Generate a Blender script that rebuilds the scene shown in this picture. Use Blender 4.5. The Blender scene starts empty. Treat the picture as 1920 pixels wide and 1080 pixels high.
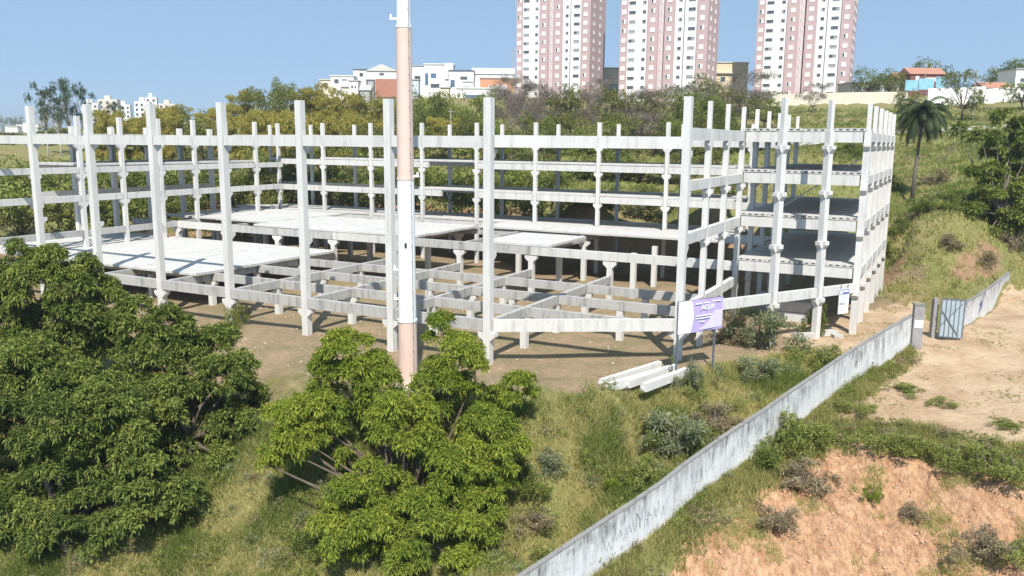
import bpy, math, random
import numpy as np
from mathutils import Vector, Matrix, noise as mnoise

random.seed(7)
rng = np.random.default_rng(11)
scene = bpy.context.scene
col = scene.collection

# ------------------------------------------------------------------ camera
F_PX, HC, Y_HOR, ROLL = 1580.0, 14.0, 265.0, 0.0088     # focal length in photo pixels, height, horizon row, roll
PITCH = math.atan((540 - Y_HOR) / F_PX)
_fw = np.array([0, math.cos(PITCH), -math.sin(PITCH)])
_up0 = np.array([0, math.sin(PITCH), math.cos(PITCH)])
_rt0 = np.array([1.0, 0, 0])
_rt = math.cos(ROLL) * _rt0 + math.sin(ROLL) * _up0
_up = -math.sin(ROLL) * _rt0 + math.cos(ROLL) * _up0
CAM = np.array([0, 0, HC])
cd = bpy.data.cameras.new('camera')
cam = bpy.data.objects.new('camera', cd)
col.objects.link(cam)
cd.sensor_width = 36.0
cd.lens = F_PX / 1920 * 36.0
cd.clip_start = 0.5
cd.clip_end = 20000
M = Matrix.Identity(4)
for i in range(3):
    M[i][0], M[i][1], M[i][2], M[i][3] = _rt[i], _up[i], -_fw[i], CAM[i]
cam.matrix_world = M
scene.camera = cam

# ------------------------------------------------------------------ light
SUN_EL, SH_AZ = math.radians(50.5), math.radians(-3.5)   # shadows fall away from the camera, a little to the left
w = bpy.data.worlds.new('World')
scene.world = w
w.use_nodes = True
nt = w.node_tree
nt.nodes.clear()
sky = nt.nodes.new('ShaderNodeTexSky')
sky.sky_type = 'NISHITA'
sky.sun_disc = False
sky.sun_elevation = SUN_EL
sky.sun_rotation = math.pi + SH_AZ
sky.altitude = 5000
sky.air_density = 0.75
sky.dust_density = 0.2
sky.ozone_density = 1.6
bg = nt.nodes.new('ShaderNodeBackground')
bg.inputs['Strength'].default_value = 0.11
ow = nt.nodes.new('ShaderNodeOutputWorld')
nt.links.new(sky.outputs[0], bg.inputs[0])
haze = nt.nodes.new('ShaderNodeBackground')          # even milky haze over the whole dome
haze.inputs['Color'].default_value = (.295, .462, .635, 1)
mixw = nt.nodes.new('ShaderNodeMixShader')
mixw.inputs[0].default_value = .72
nt.links.new(bg.outputs[0], mixw.inputs[1])
nt.links.new(haze.outputs[0], mixw.inputs[2])
nt.links.new(mixw.outputs[0], ow.inputs[0])
sd = bpy.data.lights.new('sun', 'SUN')
sd.energy = 4.9
sd.angle = math.radians(0.53)
sd.color = (1.0, 0.95, 0.87)
so = bpy.data.objects.new('sun', sd)
col.objects.link(so)
ldir = Vector((math.sin(SH_AZ) * math.cos(SUN_EL), math.cos(SH_AZ) * math.cos(SUN_EL), -math.sin(SUN_EL)))
so.rotation_euler = ldir.to_track_quat('-Z', 'Y').to_euler()
so.location = (0, -50, 80)
vs = scene.view_settings
vs.view_transform = 'Standard'
vs.look = 'None'
vs.exposure = 0.4
vs.gamma = 1.0
vs.use_curve_mapping = False
scene.cycles.max_bounces = 5
scene.cycles.diffuse_bounces = 2
scene.cycles.glossy_bounces = 2
scene.cycles.transmission_bounces = 4
scene.cycles.transparent_max_bounces = 4
scene.cycles.use_adaptive_sampling = True
scene.cycles.use_denoising = True

# ------------------------------------------------------------------ geometry of the place
def ray(px, py):
    return _fw + _rt * (px - 960) / F_PX - _up * (py - 540) / F_PX
def at_z(px, py, z):
    d = ray(px, py)
    return CAM + d * (z - HC) / d[2]
def at_Y(px, py, Y):
    d = ray(px, py)
    return CAM + d * Y / d[1]
def at_D(px, py, D):
    return CAM + ray(px, py) * D
def proj(p):
    q = np.asarray(p, float) - CAM
    D = q @ _fw
    return 960 + F_PX * (q @ _rt) / D, 540 - F_PX * (q @ _up) / D

U = np.array([.885, -.465]); U /= np.linalg.norm(U)     # along the front row of columns
V = np.array([-U[1], U[0]])                             # into the building
O7 = np.array([-1.49, 52.16])
def xy(a, b):
    return O7 + a * U + b * V
def uvof(X, Y):
    dx, dy = X - O7[0], Y - O7[1]
    return dx * U[0] + dy * U[1], dx * V[0] + dy * V[1]
ANG = math.atan2(U[1], U[0])

WALLB = [(1704, 650, 59.0), (1650, 683, 56.5), (1590, 722, 54), (1535, 762, 51.5), (1480, 802, 49.2), (1426, 843, 47),
         (1355, 893, 44.5), (1281, 950, 42.2), (1236, 988, 40.8), (1183, 1027, 39.4), (1115, 1074, 38), (1030, 1135, 36.2), (930, 1205, 34.4)]
CP = []
def cp(p, dz=0):
    CP.append((p[0], p[1], p[2] + dz))
for a in range(-60, 21, 10):
    for b in (0, 10, 20, 30, 40, 47):
        if a == 10 and b < 5 or a == 20 and b < 20:
            continue
        P = xy(a, b); CP.append((P[0], P[1], 0))
for a in (-60, -45, -30, -15, -5):
    P = xy(a, -4.5); CP.append((P[0], P[1], -.05))
for a in (-75, -60, -45, -30, -15, 0, 12, 22):
    k_ = 0 if a < -20 else 3.4                    # the cut bank stands close behind the rear row on the right
    P = xy(a, 52 - k_); CP.append((P[0], P[1], 2.6))
    P = xy(a, 55.5 - k_ * 1.5); CP.append((P[0], P[1], 4.8 + k_ * .35))
    P = xy(a, 63); CP.append((P[0], P[1], 6.3 + k_ * .3))
for b in (0, 12, 24, 36, 46):
    P = xy(-67, b); CP.append((P[0], P[1], .8))
    P = xy(-80, b); CP.append((P[0], P[1], 2.8))
for q in [(560, 740, 0), (690, 755, 0), (850, 765, 0), (1010, 766, -.1), (1060, 700, 0), (1160, 690, 0), (960, 720, 0), (1100, 728, 0), (800, 715, 0), (640, 715, 0), (1230, 690, 0), (1130, 748, 0), (1290, 700, 0), (1400, 672, 0), (1500, 655, 0), (1580, 655, 0), (1640, 625, 0), (1700, 600, 0)]:
    cp(at_z(*q))
for px in (-500, -200, 0, 200, 400):
    cp(at_Y(px, 1080, 38.5)); cp(at_Y(px, 900, 43)); cp(at_Y(px, 780, 49))
for px in (600, 800, 1000):
    cp(at_Y(px, 1080, 37.5)); cp(at_Y(px, 900, 41.5))
cp(at_Y(1100, 900, 42)); cp(at_Y(1200, 850, 44)); cp(at_Y(1350, 770, 47.5))
for b in WALLB:
    cp(at_D(*b))
for q in [(1760, 640, 0), (1900, 600, .2), (1900, 700, -.4), (1780, 720, -.8), (1700, 720, -.9), (1650, 760, -1.4), (1560, 812, -2.4), (1700, 838, -2.2), (1920, 868, -1.9), (2400, 868, -1.9), (2300, 650, 0)]:
    cp(at_z(*q))
for q in [(1560, 905, 44.8), (1480, 900, 45.4), (1700, 935, 43.0), (1920, 960, 40.2), (2400, 960, 40.2), (1300, 1080, 39.2), (1450, 1080, 39.6), (1600, 1080, 39.6), (1750, 1080, 39.0), (1920, 1080, 38.0), (2400, 1080, 38)]:
    cp(at_D(*q))
for k in np.linspace(-1.1, 1.1, 7):
    for Y, z in ((30, -11), (22, -15), (14, -18), (8, -19)):
        CP.append((k * Y, Y, z))
for q in [(1800, 622, 62.8), (1830, 598, 68.5), (1862, 572, 75), (1888, 548, 82)]:
    cp(at_D(*q))
for q in [(1660, 548, .3), (1760, 548, .5), (1890, 532, .9)]:
    cp(at_z(*q))
for q in [(1700, 480, 90), (1850, 470, 86), (1700, 400, 106), (1900, 400, 100), (1750, 300, 132), (1900, 300, 128), (1800, 245, 155), (1660, 250, 152),
          (1550, 270, 150), (1480, 295, 140), (1800, 200, 215), (1500, 198, 225), (1900, 192, 215), (2400, 200, 200), (2400, 400, 100),
          (700, 282, 165), (1100, 282, 155), (300, 292, 165), (1300, 287, 150), (700, 190, 280), (860, 182, 285), (600, 195, 290), (1050, 186, 300), (1240, 190, 270), (1500, 182, 277), (1700, 180, 260),
          (60, 268, 250), (200, 258, 330), (-200, 268, 250), (400, 232, 300), (480, 212, 300), (60, 252, 700)]:
    cp(at_Y(*q))
for k in np.linspace(-1.1, 1.1, 6):
    CP.append((k * 4500, 4500, 55))
    CP.append((k * 1500, 1500, 30))
for k in (-.05, .2, .5, 1.0):
    CP.append((k * 450, 450, 32))
CP = np.array(CP)
def warp(X, Y):
    Y = np.maximum(Y, 4)
    return np.stack([1.7 * X / Y, np.log(Y)], -1)
def _phi(r2):
    return np.where(r2 > 1e-12, .5 * r2 * np.log(np.maximum(r2, 1e-12)), 0)
_Q = warp(CP[:, 0], CP[:, 1])
_n = len(CP)
_A = np.zeros((_n + 3, _n + 3))
_A[:_n, :_n] = _phi(((_Q[:, None] - _Q[None]) ** 2).sum(-1)) + np.eye(_n) * 2e-5
_A[:_n, _n] = 1; _A[:_n, _n + 1:] = _Q
_A[_n, :_n] = 1; _A[_n + 1:, :_n] = _Q.T
_W = np.linalg.solve(_A, np.concatenate([CP[:, 2], np.zeros(3)]))
def terrain(X, Y):
    X = np.atleast_1d(np.asarray(X, float)); Y = np.atleast_1d(np.asarray(Y, float))
    sh = X.shape
    X = X.ravel(); Y = Y.ravel()
    out = np.empty(len(X))
    for s in range(0, len(X), 20000):
        q = warp(X[s:s + 20000], Y[s:s + 20000])
        r2 = ((q[:, None] - _Q[None]) ** 2).sum(-1)
        out[s:s + 20000] = _phi(r2) @ _W[:_n] + _W[_n] + q @ _W[_n + 1:]
    return out.reshape(sh)
def tz(X, Y):
    return float(terrain(X, Y)[0])
def hit(px, py):
    d = ray(px, py)
    Ys = np.concatenate([np.arange(20, 320, .35), np.arange(320, 4500, 12)])
    P = CAM[None] + d[None] * (Ys / d[1])[:, None]
    g = terrain(P[:, 0], P[:, 1])
    k = np.argmax(P[:, 2] < g)
    if P[k, 2] >= g[k]:
        k = len(Ys) - 1
    return np.array([P[k, 0], P[k, 1], g[k]])

# ------------------------------------------------------------------ helpers
def mesh_from(name, verts, faces, mat=None, smooth=False, colors=None):
    m = bpy.data.meshes.new(name)
    verts = np.asarray(verts, dtype=np.float32)
    if isinstance(faces, np.ndarray):
        nf, k = faces.shape
        m.vertices.add(len(verts)); m.vertices.foreach_set('co', verts.ravel())
        m.loops.add(nf * k); m.loops.foreach_set('vertex_index', faces.astype(np.int32).ravel())
        m.polygons.add(nf)
        m.polygons.foreach_set('loop_start', np.arange(0, nf * k, k, dtype=np.int32))
        m.polygons.foreach_set('loop_total', np.full(nf, k, dtype=np.int32))
        m.update(calc_edges=True)
    else:
        m.from_pydata([tuple(v) for v in verts], [], faces)
        m.update()
    if colors is not None:
        for nm, arr in colors.items():
            at = m.attributes.new(nm, 'FLOAT', 'POINT')
            at.data.foreach_set('value', np.asarray(arr, dtype=np.float32))
    if smooth:
        m.polygons.foreach_set('use_smooth', np.ones(len(m.polygons), dtype=bool))
    if mat:
        m.materials.append(mat)
    return m
class MB:
    def __init__(s):
        s.v = []; s.f = []
    def add(s, vs, fs):
        o = len(s.v)
        s.v += [tuple(map(float, v)) for v in vs]
        s.f += [[i + o for i in f] for f in fs]
        return s
    def box(s, x0, x1, y0, y1, z0, z1, T=None):
        vs = [(x0, y0, z0), (x1, y0, z0), (x1, y1, z0), (x0, y1, z0), (x0, y0, z1), (x1, y0, z1), (x1, y1, z1), (x0, y1, z1)]
        if T is not None:
            vs = [tuple(T @ Vector(v)) for v in vs]
        return s.add(vs, [[0, 3, 2, 1], [4, 5, 6, 7], [0, 1, 5, 4], [1, 2, 6, 5], [2, 3, 7, 6], [3, 0, 4, 7]])
    def prism(s, prof, axis, a, b):
        """profile (list of 2d points, ccw) extruded along axis 'x' or 'y' from a to b; 2nd coordinate is z"""
        n = len(prof)
        if axis == 'y':
            A = [(p, a, q) for p, q in prof]; B = [(p, b, q) for p, q in prof]
        else:
            A = [(a, p, q) for p, q in prof]; B = [(b, p, q) for p, q in prof]
        return s.add(A + B, [list(range(n)), list(range(2 * n - 1, n - 1, -1))] + [[i, i + n, (i + 1) % n + n, (i + 1) % n][::-1] for i in range(n)])
    def tube(s, pts, rad, n=8, cap=True):
        pts = [Vector(p) for p in pts]
        if not hasattr(rad, '__len__'):
            rad = [rad] * len(pts)
        o = len(s.v)
        for i, p in enumerate(pts):
            t = (pts[min(i + 1, len(pts) - 1)] - pts[max(i - 1, 0)])
            t.normalize()
            a = Vector((0, 0, 1)) if abs(t.z) < .9 else Vector((1, 0, 0))
            e1 = t.cross(a).normalized(); e2 = t.cross(e1)
            for k in range(n):
                c = 2 * math.pi * k / n
                s.v.append(tuple(p + (e1 * math.cos(c) + e2 * math.sin(c)) * rad[i]))
        for i in range(len(pts) - 1):
            for k in range(n):
                s.f.append([o + i * n + k, o + i * n + (k + 1) % n, o + (i + 1) * n + (k + 1) % n, o + (i + 1) * n + k])
        if cap:
            s.f.append([o + k for k in range(n)][::-1])
            s.f.append([o + (len(pts) - 1) * n + k for k in range(n)])
        return s
    def mesh(s, name, mat=None, smooth=False):
        return mesh_from(name, s.v, s.f, mat, smooth)
def obj(name, mesh, parent=None, loc=None, rotz=0, scale=None):
    o = bpy.data.objects.new(name, mesh)
    col.objects.link(o)
    if parent:
        o.parent = parent
    if loc is not None:
        o.location = tuple(map(float, loc))
    if rotz:
        o.rotation_euler[2] = rotz
    if scale is not None:
        o.scale = scale
    return o
def tag(o, label=None, cat=None, group=None, kind=None):
    if label: o['label'] = label
    if cat: o['category'] = cat
    if group: o['group'] = group
    if kind: o['kind'] = kind
    return o
def thing(name, label, cat, loc=(0, 0, 0), rotz=0, group=None):
    return tag(obj(name, None, None, loc, rotz), label, cat, group)

# ------------------------------------------------------------------ materials
def newmat(name, rough=.85):
    m = bpy.data.materials.new(name)
    m.use_nodes = True
    n = m.node_tree
    b = n.nodes['Principled BSDF']
    b.inputs['Roughness'].default_value = rough
    b.inputs['Specular IOR Level'].default_value = .25
    return m, n, b
def N(n, t, **kw):
    x = n.nodes.new(t)
    for k, v in kw.items():
        setattr(x, k, v)
    return x
def noise(n, scale, detail=4, rough=.6, vec=None, mapping=None):
    t = N(n, 'ShaderNodeTexNoise')
    t.inputs['Scale'].default_value = scale
    t.inputs['Detail'].default_value = detail
    t.inputs['Roughness'].default_value = rough
    if mapping is not None:
        g = N(n, 'ShaderNodeNewGeometry')
        mp = N(n, 'ShaderNodeMapping')
        mp.inputs['Scale'].default_value = mapping
        n.links.new(g.outputs['Position'], mp.inputs[0])
        n.links.new(mp.outputs[0], t.inputs['Vector'])
    elif vec is not None:
        n.links.new(vec, t.inputs['Vector'])
    return t.outputs['Fac']
def ramp(n, fac, stops):
    r = N(n, 'ShaderNodeValToRGB')
    el = r.color_ramp.elements
    while len(el) < len(stops):
        el.new(.5)
    for e, (p, c) in zip(el, stops):
        e.position = p
        e.color = (*c, 1) if len(c) == 3 else c
    n.links.new(fac, r.inputs[0])
    return r.outputs[0]
def mix(n, fac, a, b, mode='MIX'):
    m = N(n, 'ShaderNodeMix', data_type='RGBA', blend_type=mode)
    for s, v in ((0, fac), (6, a), (7, b)):
        if isinstance(v, (int, float)):
            m.inputs[s].default_value = v
        elif isinstance(v, tuple):
            m.inputs[s].default_value = (*v, 1)
        else:
            n.links.new(v, m.inputs[s])
    return m.outputs[2]
def bump(n, b, h, strength=.3, dist=.02):
    x = N(n, 'ShaderNodeBump')
    x.inputs['Strength'].default_value = strength
    x.inputs['Distance'].default_value = dist
    n.links.new(h, x.inputs['Height'])
    n.links.new(x.outputs[0], b.inputs['Normal'])
def g3(v, t=(1, 1, 1)):
    return (v * t[0], v * t[1], v * t[2])
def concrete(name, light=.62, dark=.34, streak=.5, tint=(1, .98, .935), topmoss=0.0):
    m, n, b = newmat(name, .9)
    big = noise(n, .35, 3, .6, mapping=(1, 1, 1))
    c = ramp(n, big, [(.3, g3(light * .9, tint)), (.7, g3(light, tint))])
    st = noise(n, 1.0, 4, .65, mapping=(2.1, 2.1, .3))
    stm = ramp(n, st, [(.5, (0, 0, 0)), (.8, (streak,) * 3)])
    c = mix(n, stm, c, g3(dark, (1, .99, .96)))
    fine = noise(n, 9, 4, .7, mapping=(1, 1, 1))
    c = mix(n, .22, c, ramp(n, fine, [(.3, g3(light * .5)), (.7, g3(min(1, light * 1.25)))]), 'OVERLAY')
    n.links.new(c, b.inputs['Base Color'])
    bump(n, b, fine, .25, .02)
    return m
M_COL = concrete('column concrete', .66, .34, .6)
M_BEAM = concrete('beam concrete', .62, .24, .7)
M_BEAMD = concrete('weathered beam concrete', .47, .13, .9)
M_PLANK = concrete('floor plank concrete', .56, .3, .5)
M_STACK = concrete('stacked beam concrete', .68, .36, .5)
def simple(name, c, rough=.8, var=.15, scale=3.0, spec=.25, metal=0):
    m, n, b = newmat(name, rough)
    nz = noise(n, scale, 4, .6, mapping=(1, 1, 1))
    cc = ramp(n, nz, [(.25, tuple(x * (1 - var) for x in c)), (.75, tuple(min(1, x * (1 + var)) for x in c))])
    n.links.new(cc, b.inputs['Base Color'])
    b.inputs['Specular IOR Level'].default_value = spec
    b.inputs['Metallic'].default_value = metal
    return m
def leafmat(name, c1, c2, trans=.3, rough=.55):
    """c1..c2 spread leaf by leaf through the point attribute 'tone'"""
    m, n, b = newmat(name, rough)
    a = N(n, 'ShaderNodeAttribute', attribute_name='tone')
    c = mix(n, a.outputs['Fac'], c1, c2)
    n.links.new(c, b.inputs['Base Color'])
    t = N(n, 'ShaderNodeBsdfTranslucent')
    tc = mix(n, 1.0, c, (1.0, 1.05, .55), 'MULTIPLY')
    n.links.new(tc, t.inputs['Color'])
    s = N(n, 'ShaderNodeMixShader')
    s.inputs[0].default_value = trans
    n.links.new(b.outputs[0], s.inputs[1]); n.links.new(t.outputs[0], s.inputs[2])
    n.links.new(s.outputs[0], n.nodes['Material Output'].inputs['Surface'])
    return m
M_MANGO = leafmat('bright mango leaves', (.12, .19, .025), (.46, .50, .075), .4)
M_DARKLEAF = leafmat('dark green leaves', (.06, .10, .02), (.32, .36, .08))
M_OLIVE = leafmat('olive leaves', (.11, .13, .035), (.32, .32, .10))
M_BAMBOO = leafmat('yellow green bamboo leaves', (.30, .275, .06), (.68, .59, .21), .45)
M_GUM = leafmat('grey green leaves', (.05, .085, .05), (.15, .2, .12))
M_GREYBUSH = leafmat('dusty grey green leaves', (.17, .2, .10), (.40, .42, .26))
M_DRYBUSH = leafmat('dry brown twigs and leaves', (.19, .15, .09), (.40, .33, .21), .2)
M_GREENB = leafmat('fresh green bush leaves', (.12, .16, .036), (.38, .40, .11))
M_GRASS = leafmat('dry and green grass blades', (.16, .22, .04), (.56, .49, .22), .38, .7)
M_LAWN = leafmat('green grass blades', (.13, .17, .04), (.46, .41, .16), .35, .7)
M_BARK = simple('grey brown bark', (.12, .095, .07), .9, .35, 4)
M_PALEBARK = simple('pale bark', (.42, .38, .33), .9, .3, 4)
M_TWIG = simple('bare twigs', (.17, .14, .12), .9, .3, 4)

# ------------------------------------------------------------------ ground
def inpoly(X, Y, poly):
    r = np.zeros(X.shape, bool)
    n = len(poly)
    for i in range(n):
        x1, y1 = poly[i][:2]; x2, y2 = poly[(i + 1) % n][:2]
        c = ((y1 > Y) != (y2 > Y)) & (X < (x2 - x1) * (Y - y1) / (y2 - y1 + 1e-12) + x1)
        r ^= c
    return r
def polydist(X, Y, poly):
    d = np.full(X.shape, 1e9)
    n = len(poly)
    for i in range(n):
        a = np.array(poly[i][:2]); b = np.array(poly[(i + 1) % n][:2])
        e = b - a
        t = np.clip(((X - a[0]) * e[0] + (Y - a[1]) * e[1]) / (e @ e + 1e-9), 0, 1)
        d = np.minimum(d, np.hypot(X - a[0] - t * e[0], Y - a[1] - t * e[1]))
    return np.where(inpoly(X, Y, poly), d, -d)
def gp(pix):
    return [hit(*p) for p in pix]
LOT = gp([(1545, 797), (1590, 745), (1655, 700), (1712, 655), (1660, 655), (1560, 668), (1480, 640), (1440, 600), (1600, 590), (1720, 565), (1760, 640), (1800, 625), (1880, 560), (1920, 540), (2200, 540), (2200, 852), (1920, 846), (1800, 812), (1650, 795)])
REDB = gp([(1545, 850), (1620, 838), (1700, 862), (1920, 905), (2200, 905), (2200, 1140), (1230, 1140), (1290, 1040), (1400, 968), (1440, 915), (1500, 880)])
REDP = gp([(1775, 520), (1800, 475), (1855, 455), (1882, 478), (1870, 515), (1820, 535)])
def ss(x, a, b):
    t = np.clip((x - a) / (b - a), 0, 1)
    return t * t * (3 - 2 * t)
def zones(X, Y):
    a, b = uvof(X, Y)
    plat = ss(a, -68, -62) * ss(-a, -26, -20) * ss(b, -11, -6.5) * ss(-b, -49, -46)
    plat = plat * ss(b - np.interp(a, [-5, 3, 8, 10.5, 19.5, 24], [-9, -7, -2.5, 3.0, 17.5, 20]), -1.2, 1.2)
    bank = ss(b, 46.5, 48) * ss(-b, -np.interp(a, [-26, -18], [58, 51.5]), -np.interp(a, [-26, -18], [55, 50])) * ss(a, -85, -80) * ss(-a, -24, -18)
    bank = np.maximum(bank, ss(-a, 61, 63) * ss(a, -74, -70) * ss(b, 0, 8) * ss(-b, -56, -52) * .6)
    lot = ss(polydist(X, Y, LOT), -.8, .8)
    red = np.maximum(ss(polydist(X, Y, REDB), -.9, .7), ss(polydist(X, Y, REDP), -1.5, 2))
    return plat, np.maximum(bank * .9, red), lot
rows = np.concatenate([np.geomspace(8, 34, 40, endpoint=False), np.geomspace(34, 62, 200, endpoint=False), np.geomspace(62, 320, 190, endpoint=False), np.geomspace(320, 6500, 70)])
cols_ = np.concatenate([np.linspace(-1.25, -.68, 40, endpoint=False), np.linspace(-.68, .68, 330), np.linspace(.70, 1.25, 40)])
YY, KK = np.meshgrid(rows, cols_, indexing='ij')
XX = KK * YY
ZZ = terrain(XX, YY)
plat, redz, lotz = zones(XX, YY)
near = ss(-YY, -130, -70)
flat = np.maximum(plat, lotz)
ZN = np.zeros_like(ZZ)
for i in range(YY.shape[0]):
    if rows[i] > 330:
        break
    for j in range(YY.shape[1]):
        p = Vector((XX[i, j] * .35, YY[i, j] * .35, 0))
        a_ = mnoise.fractal(p, 1.0, 2.0, 4)
        if redz[i, j] > .05 and rows[i] < 60:     # gullies run down the cut bank
            g = mnoise.fractal(Vector((XX[i, j] * 1.3, YY[i, j] * .22, 3.0)), .8, 2.0, 4)
            a_ += 2.2 * redz[i, j] * g
        ZN[i, j] = a_
ZZ = ZZ + ZN * np.where(YY < 62, .16, np.clip(YY / 300, .2, .8)) * (1 - .8 * flat)
nr, nc = YY.shape
idx = np.arange(nr * nc).reshape(nr, nc)
gf = np.stack([idx[:-1, :-1], idx[:-1, 1:], idx[1:, 1:], idx[1:, :-1]], -1).reshape(-1, 4)
mg, n, b = newmat('ground', .95)
zd = N(n, 'ShaderNodeAttribute', attribute_name='plat').outputs['Fac']
zr = N(n, 'ShaderNodeAttribute', attribute_name='red').outputs['Fac']
zl = N(n, 'ShaderNodeAttribute', attribute_name='lot').outputs['Fac']
zb2 = N(n, 'ShaderNodeAttribute', attribute_name='rear').outputs['Fac']
n1 = noise(n, .35, 5, .65, mapping=(1, 1, 1))
n2 = noise(n, 2.2, 6, .7, mapping=(1, 1, 1))
n3 = noise(n, .09, 4, .6, mapping=(1, 1, 1))
def mulb(fac, nz, lo, hi):     # zone weight roughened by a noise
    a = N(n, 'ShaderNodeMath', operation='ADD'); n.links.new(fac, a.inputs[0]); n.links.new(nz, a.inputs[1])
    return ramp(n, a.outputs[0], [(lo, (0, 0, 0)), (hi, (1, 1, 1))])
soil = mix(n, ramp(n, n2, [(.35, (0, 0, 0)), (.65, (1, 1, 1))]), (.15, .135, .05), (.33, .26, .13))
soil = mix(n, ramp(n, n3, [(.4, (0, 0, 0)), (.62, (1, 1, 1))]), soil, mix(n, n2, (.13, .16, .04), (.27, .27, .09)))
platc = mix(n, ramp(n, n1, [(.38, (0, 0, 0)), (.62, (1, 1, 1))]), (.34, .25, .165), (.235, .195, .11))
platc = mix(n, .35, platc, ramp(n, n2, [(.3, (.3, .3, .3)), (.7, (.75, .7, .65))]), 'OVERLAY')
lotc = mix(n, ramp(n, n1, [(.35, (0, 0, 0)), (.6, (1, 1, 1))]), (.39, .265, .165), (.53, .395, .265))
lotc = mix(n, ramp(n, noise(n, 1.3, 6, .75, mapping=(.5, 1.6, 1)), [(.56, (0, 0, 0)), (.68, (.75, .75, .75))]), lotc, (.28, .2, .12))
redc = mix(n, ramp(n, noise(n, 1.1, 6, .72, mapping=(1.6, 1, .5)), [(.33, (0, 0, 0)), (.66, (1, 1, 1))]), (.34, .18, .098), (.55, .35, .215))
redc = mix(n, mulb(zb2, n1, .9, 1.0), redc, mix(n, n2, (.20, .12, .07), (.36, .24, .15)))
redc = mix(n, ramp(n, noise(n, 2.4, 5, .7, mapping=(1.5, .6, .6)), [(.54, (0, 0, 0)), (.70, (.85, .85, .85))]), redc, (.26, .16, .10))
rill = noise(n, 5.0, 6, .8, mapping=(1.3, .5, .28))
redc = mix(n, .7, redc, ramp(n, rill, [(.34, (.22, .18, .15)), (.47, (.55, .54, .53)), (.64, (.85, .83, .8))]), 'OVERLAY')
lotc = mix(n, .5, lotc, ramp(n, noise(n, 4.0, 6, .8, mapping=(.6, 1.4, 1)), [(.32, (.3, .27, .24)), (.46, (.58, .57, .56)), (.66, (.75, .74, .72))]), 'OVERLAY')
platc = mix(n, .5, platc, ramp(n, noise(n, 5.0, 6, .8, mapping=(1, 1, 1)), [(.34, (.28, .26, .22)), (.48, (.54, .53, .52)), (.66, (.72, .7, .68))]), 'OVERLAY')
cc = mix(n, mulb(zd, n1, .72, .95), soil, platc)
cc = mix(n, mulb(zr, n1, .8, .98), cc, redc)
cc = mix(n, mulb(zl, n1, .8, .98), cc, lotc)
n.links.new(cc, b.inputs['Base Color'])
bump(n, b, noise(n, 3.0, 8, .8, mapping=(1, 1, .6)), .8, .2)
gm = mesh_from('ground', np.stack([XX, YY, ZZ], -1).reshape(-1, 3), gf, mg, True,
               {'plat': plat.ravel(), 'red': redz.ravel(), 'lot': lotz.ravel(), 'rear': (YY > 72).astype(float).ravel()})
tag(obj('ground', gm), kind='structure')

# ------------------------------------------------------------------ the precast concrete frame
bld = thing('concrete_frame_building', 'large unfinished white precast concrete frame with open floors on the cleared site', 'building', (*xy(-15, 20), 0))
BI = bld.matrix_world.copy()
BASE = Vector((*xy(-15, 20), 0))
unit_beam = {}
def boxmesh(key, mat):
    if key not in unit_beam:
        unit_beam[key] = MB().box(-.5, .5, -.5, .5, -.5, .5).mesh(key, mat)
    return unit_beam[key]
def beam(p, q, zc, h=.8, wd=.45, mat=None, name='beam', inset=.0):
    mat = mat or M_BEAM
    p = np.asarray(p); q = np.asarray(q)
    d = q - p
    L = np.hypot(*d) - 2 * inset
    c = (p + q) / 2
    return obj(name, boxmesh('beam ' + mat.name, mat), bld, Vector((c[0], c[1], zc)) - BASE, math.atan2(d[1], d[0]), (L, wd * .88, h * .9))
_colm = {}
def column(u_, v_, top, size=.5, corb=(), z0=-.5, pos=None, ang=None, mat=None, head=0, e=.36):
    """corb: (z of the beam seat, directions string among 'u','U' (-/+ along), 'v','V')"""
    key = (top, size, tuple(corb), z0, head, e)
    if key not in _colm:
        m = MB()
        s = size / 2
        m.box(-s, s, -s, s, z0, top if not head else 14.9)
        if head:
            hs = head / 2
            m.box(-hs, hs, -hs, hs, 14.9, top)
        for zc, dirs in corb:
            hh, c = .55, s * .96
            for dch in dirs:
                sg = 1 if dch.isupper() else -1
                pr = [(s * .5, zc - hh), (s, zc - hh), (s + e, zc - hh * .45), (s + e, zc), (s * .5, zc)]
                pr = [(a * sg, z) for a, z in pr]
                if sg < 0: pr = pr[::-1]
                m.prism(pr, 'y' if dch in 'uU' else 'x', -c, c)
        _colm[key] = m.mesh('column', mat or M_COL)
    p = pos if pos is not None else xy(u_, v_)
    return obj('column', _colm[key], bld, Vector((p[0], p[1], 0)) - BASE, ANG if ang is None else ang)
DU = 7.45
Z_R, Z_4, Z_3, Z_2, Z_1 = 13.95, 11.2, 7.9, 4.45, 2.5
HB = .8
FU = [-DU * k for k in range(9)]                     # front row, from the bend to the far left
VROW = [0, 5.1, 10.4, 15.8, 21.1]
for k, a in enumerate(FU):
    column(a, 0, 16.6 + .02 * (k % 3), .50, ((Z_R - .42, 'V'), (7.15, 'V'), (Z_1 - .42, 'uUV')))
F8 = np.array([10.5, 6.3])
f7, f8 = xy(0, 0), xy(*F8)
column(*F8, 16.8, .47, ((Z_R - .42, 'V'), (11.0, 'V'), (7.6, 'V'), (Z_1 - .42, 'uUV')))
for k in range(8):
    beam(xy(FU[k], 0), xy(FU[k + 1], 0), Z_R - .03 * k, inset=.31)
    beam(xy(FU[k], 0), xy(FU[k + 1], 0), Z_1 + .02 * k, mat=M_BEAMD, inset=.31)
beam(f7, f8, Z_R + .05, .82, inset=.33)
beam(f7, f8, Z_1, .85, inset=.33)
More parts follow.
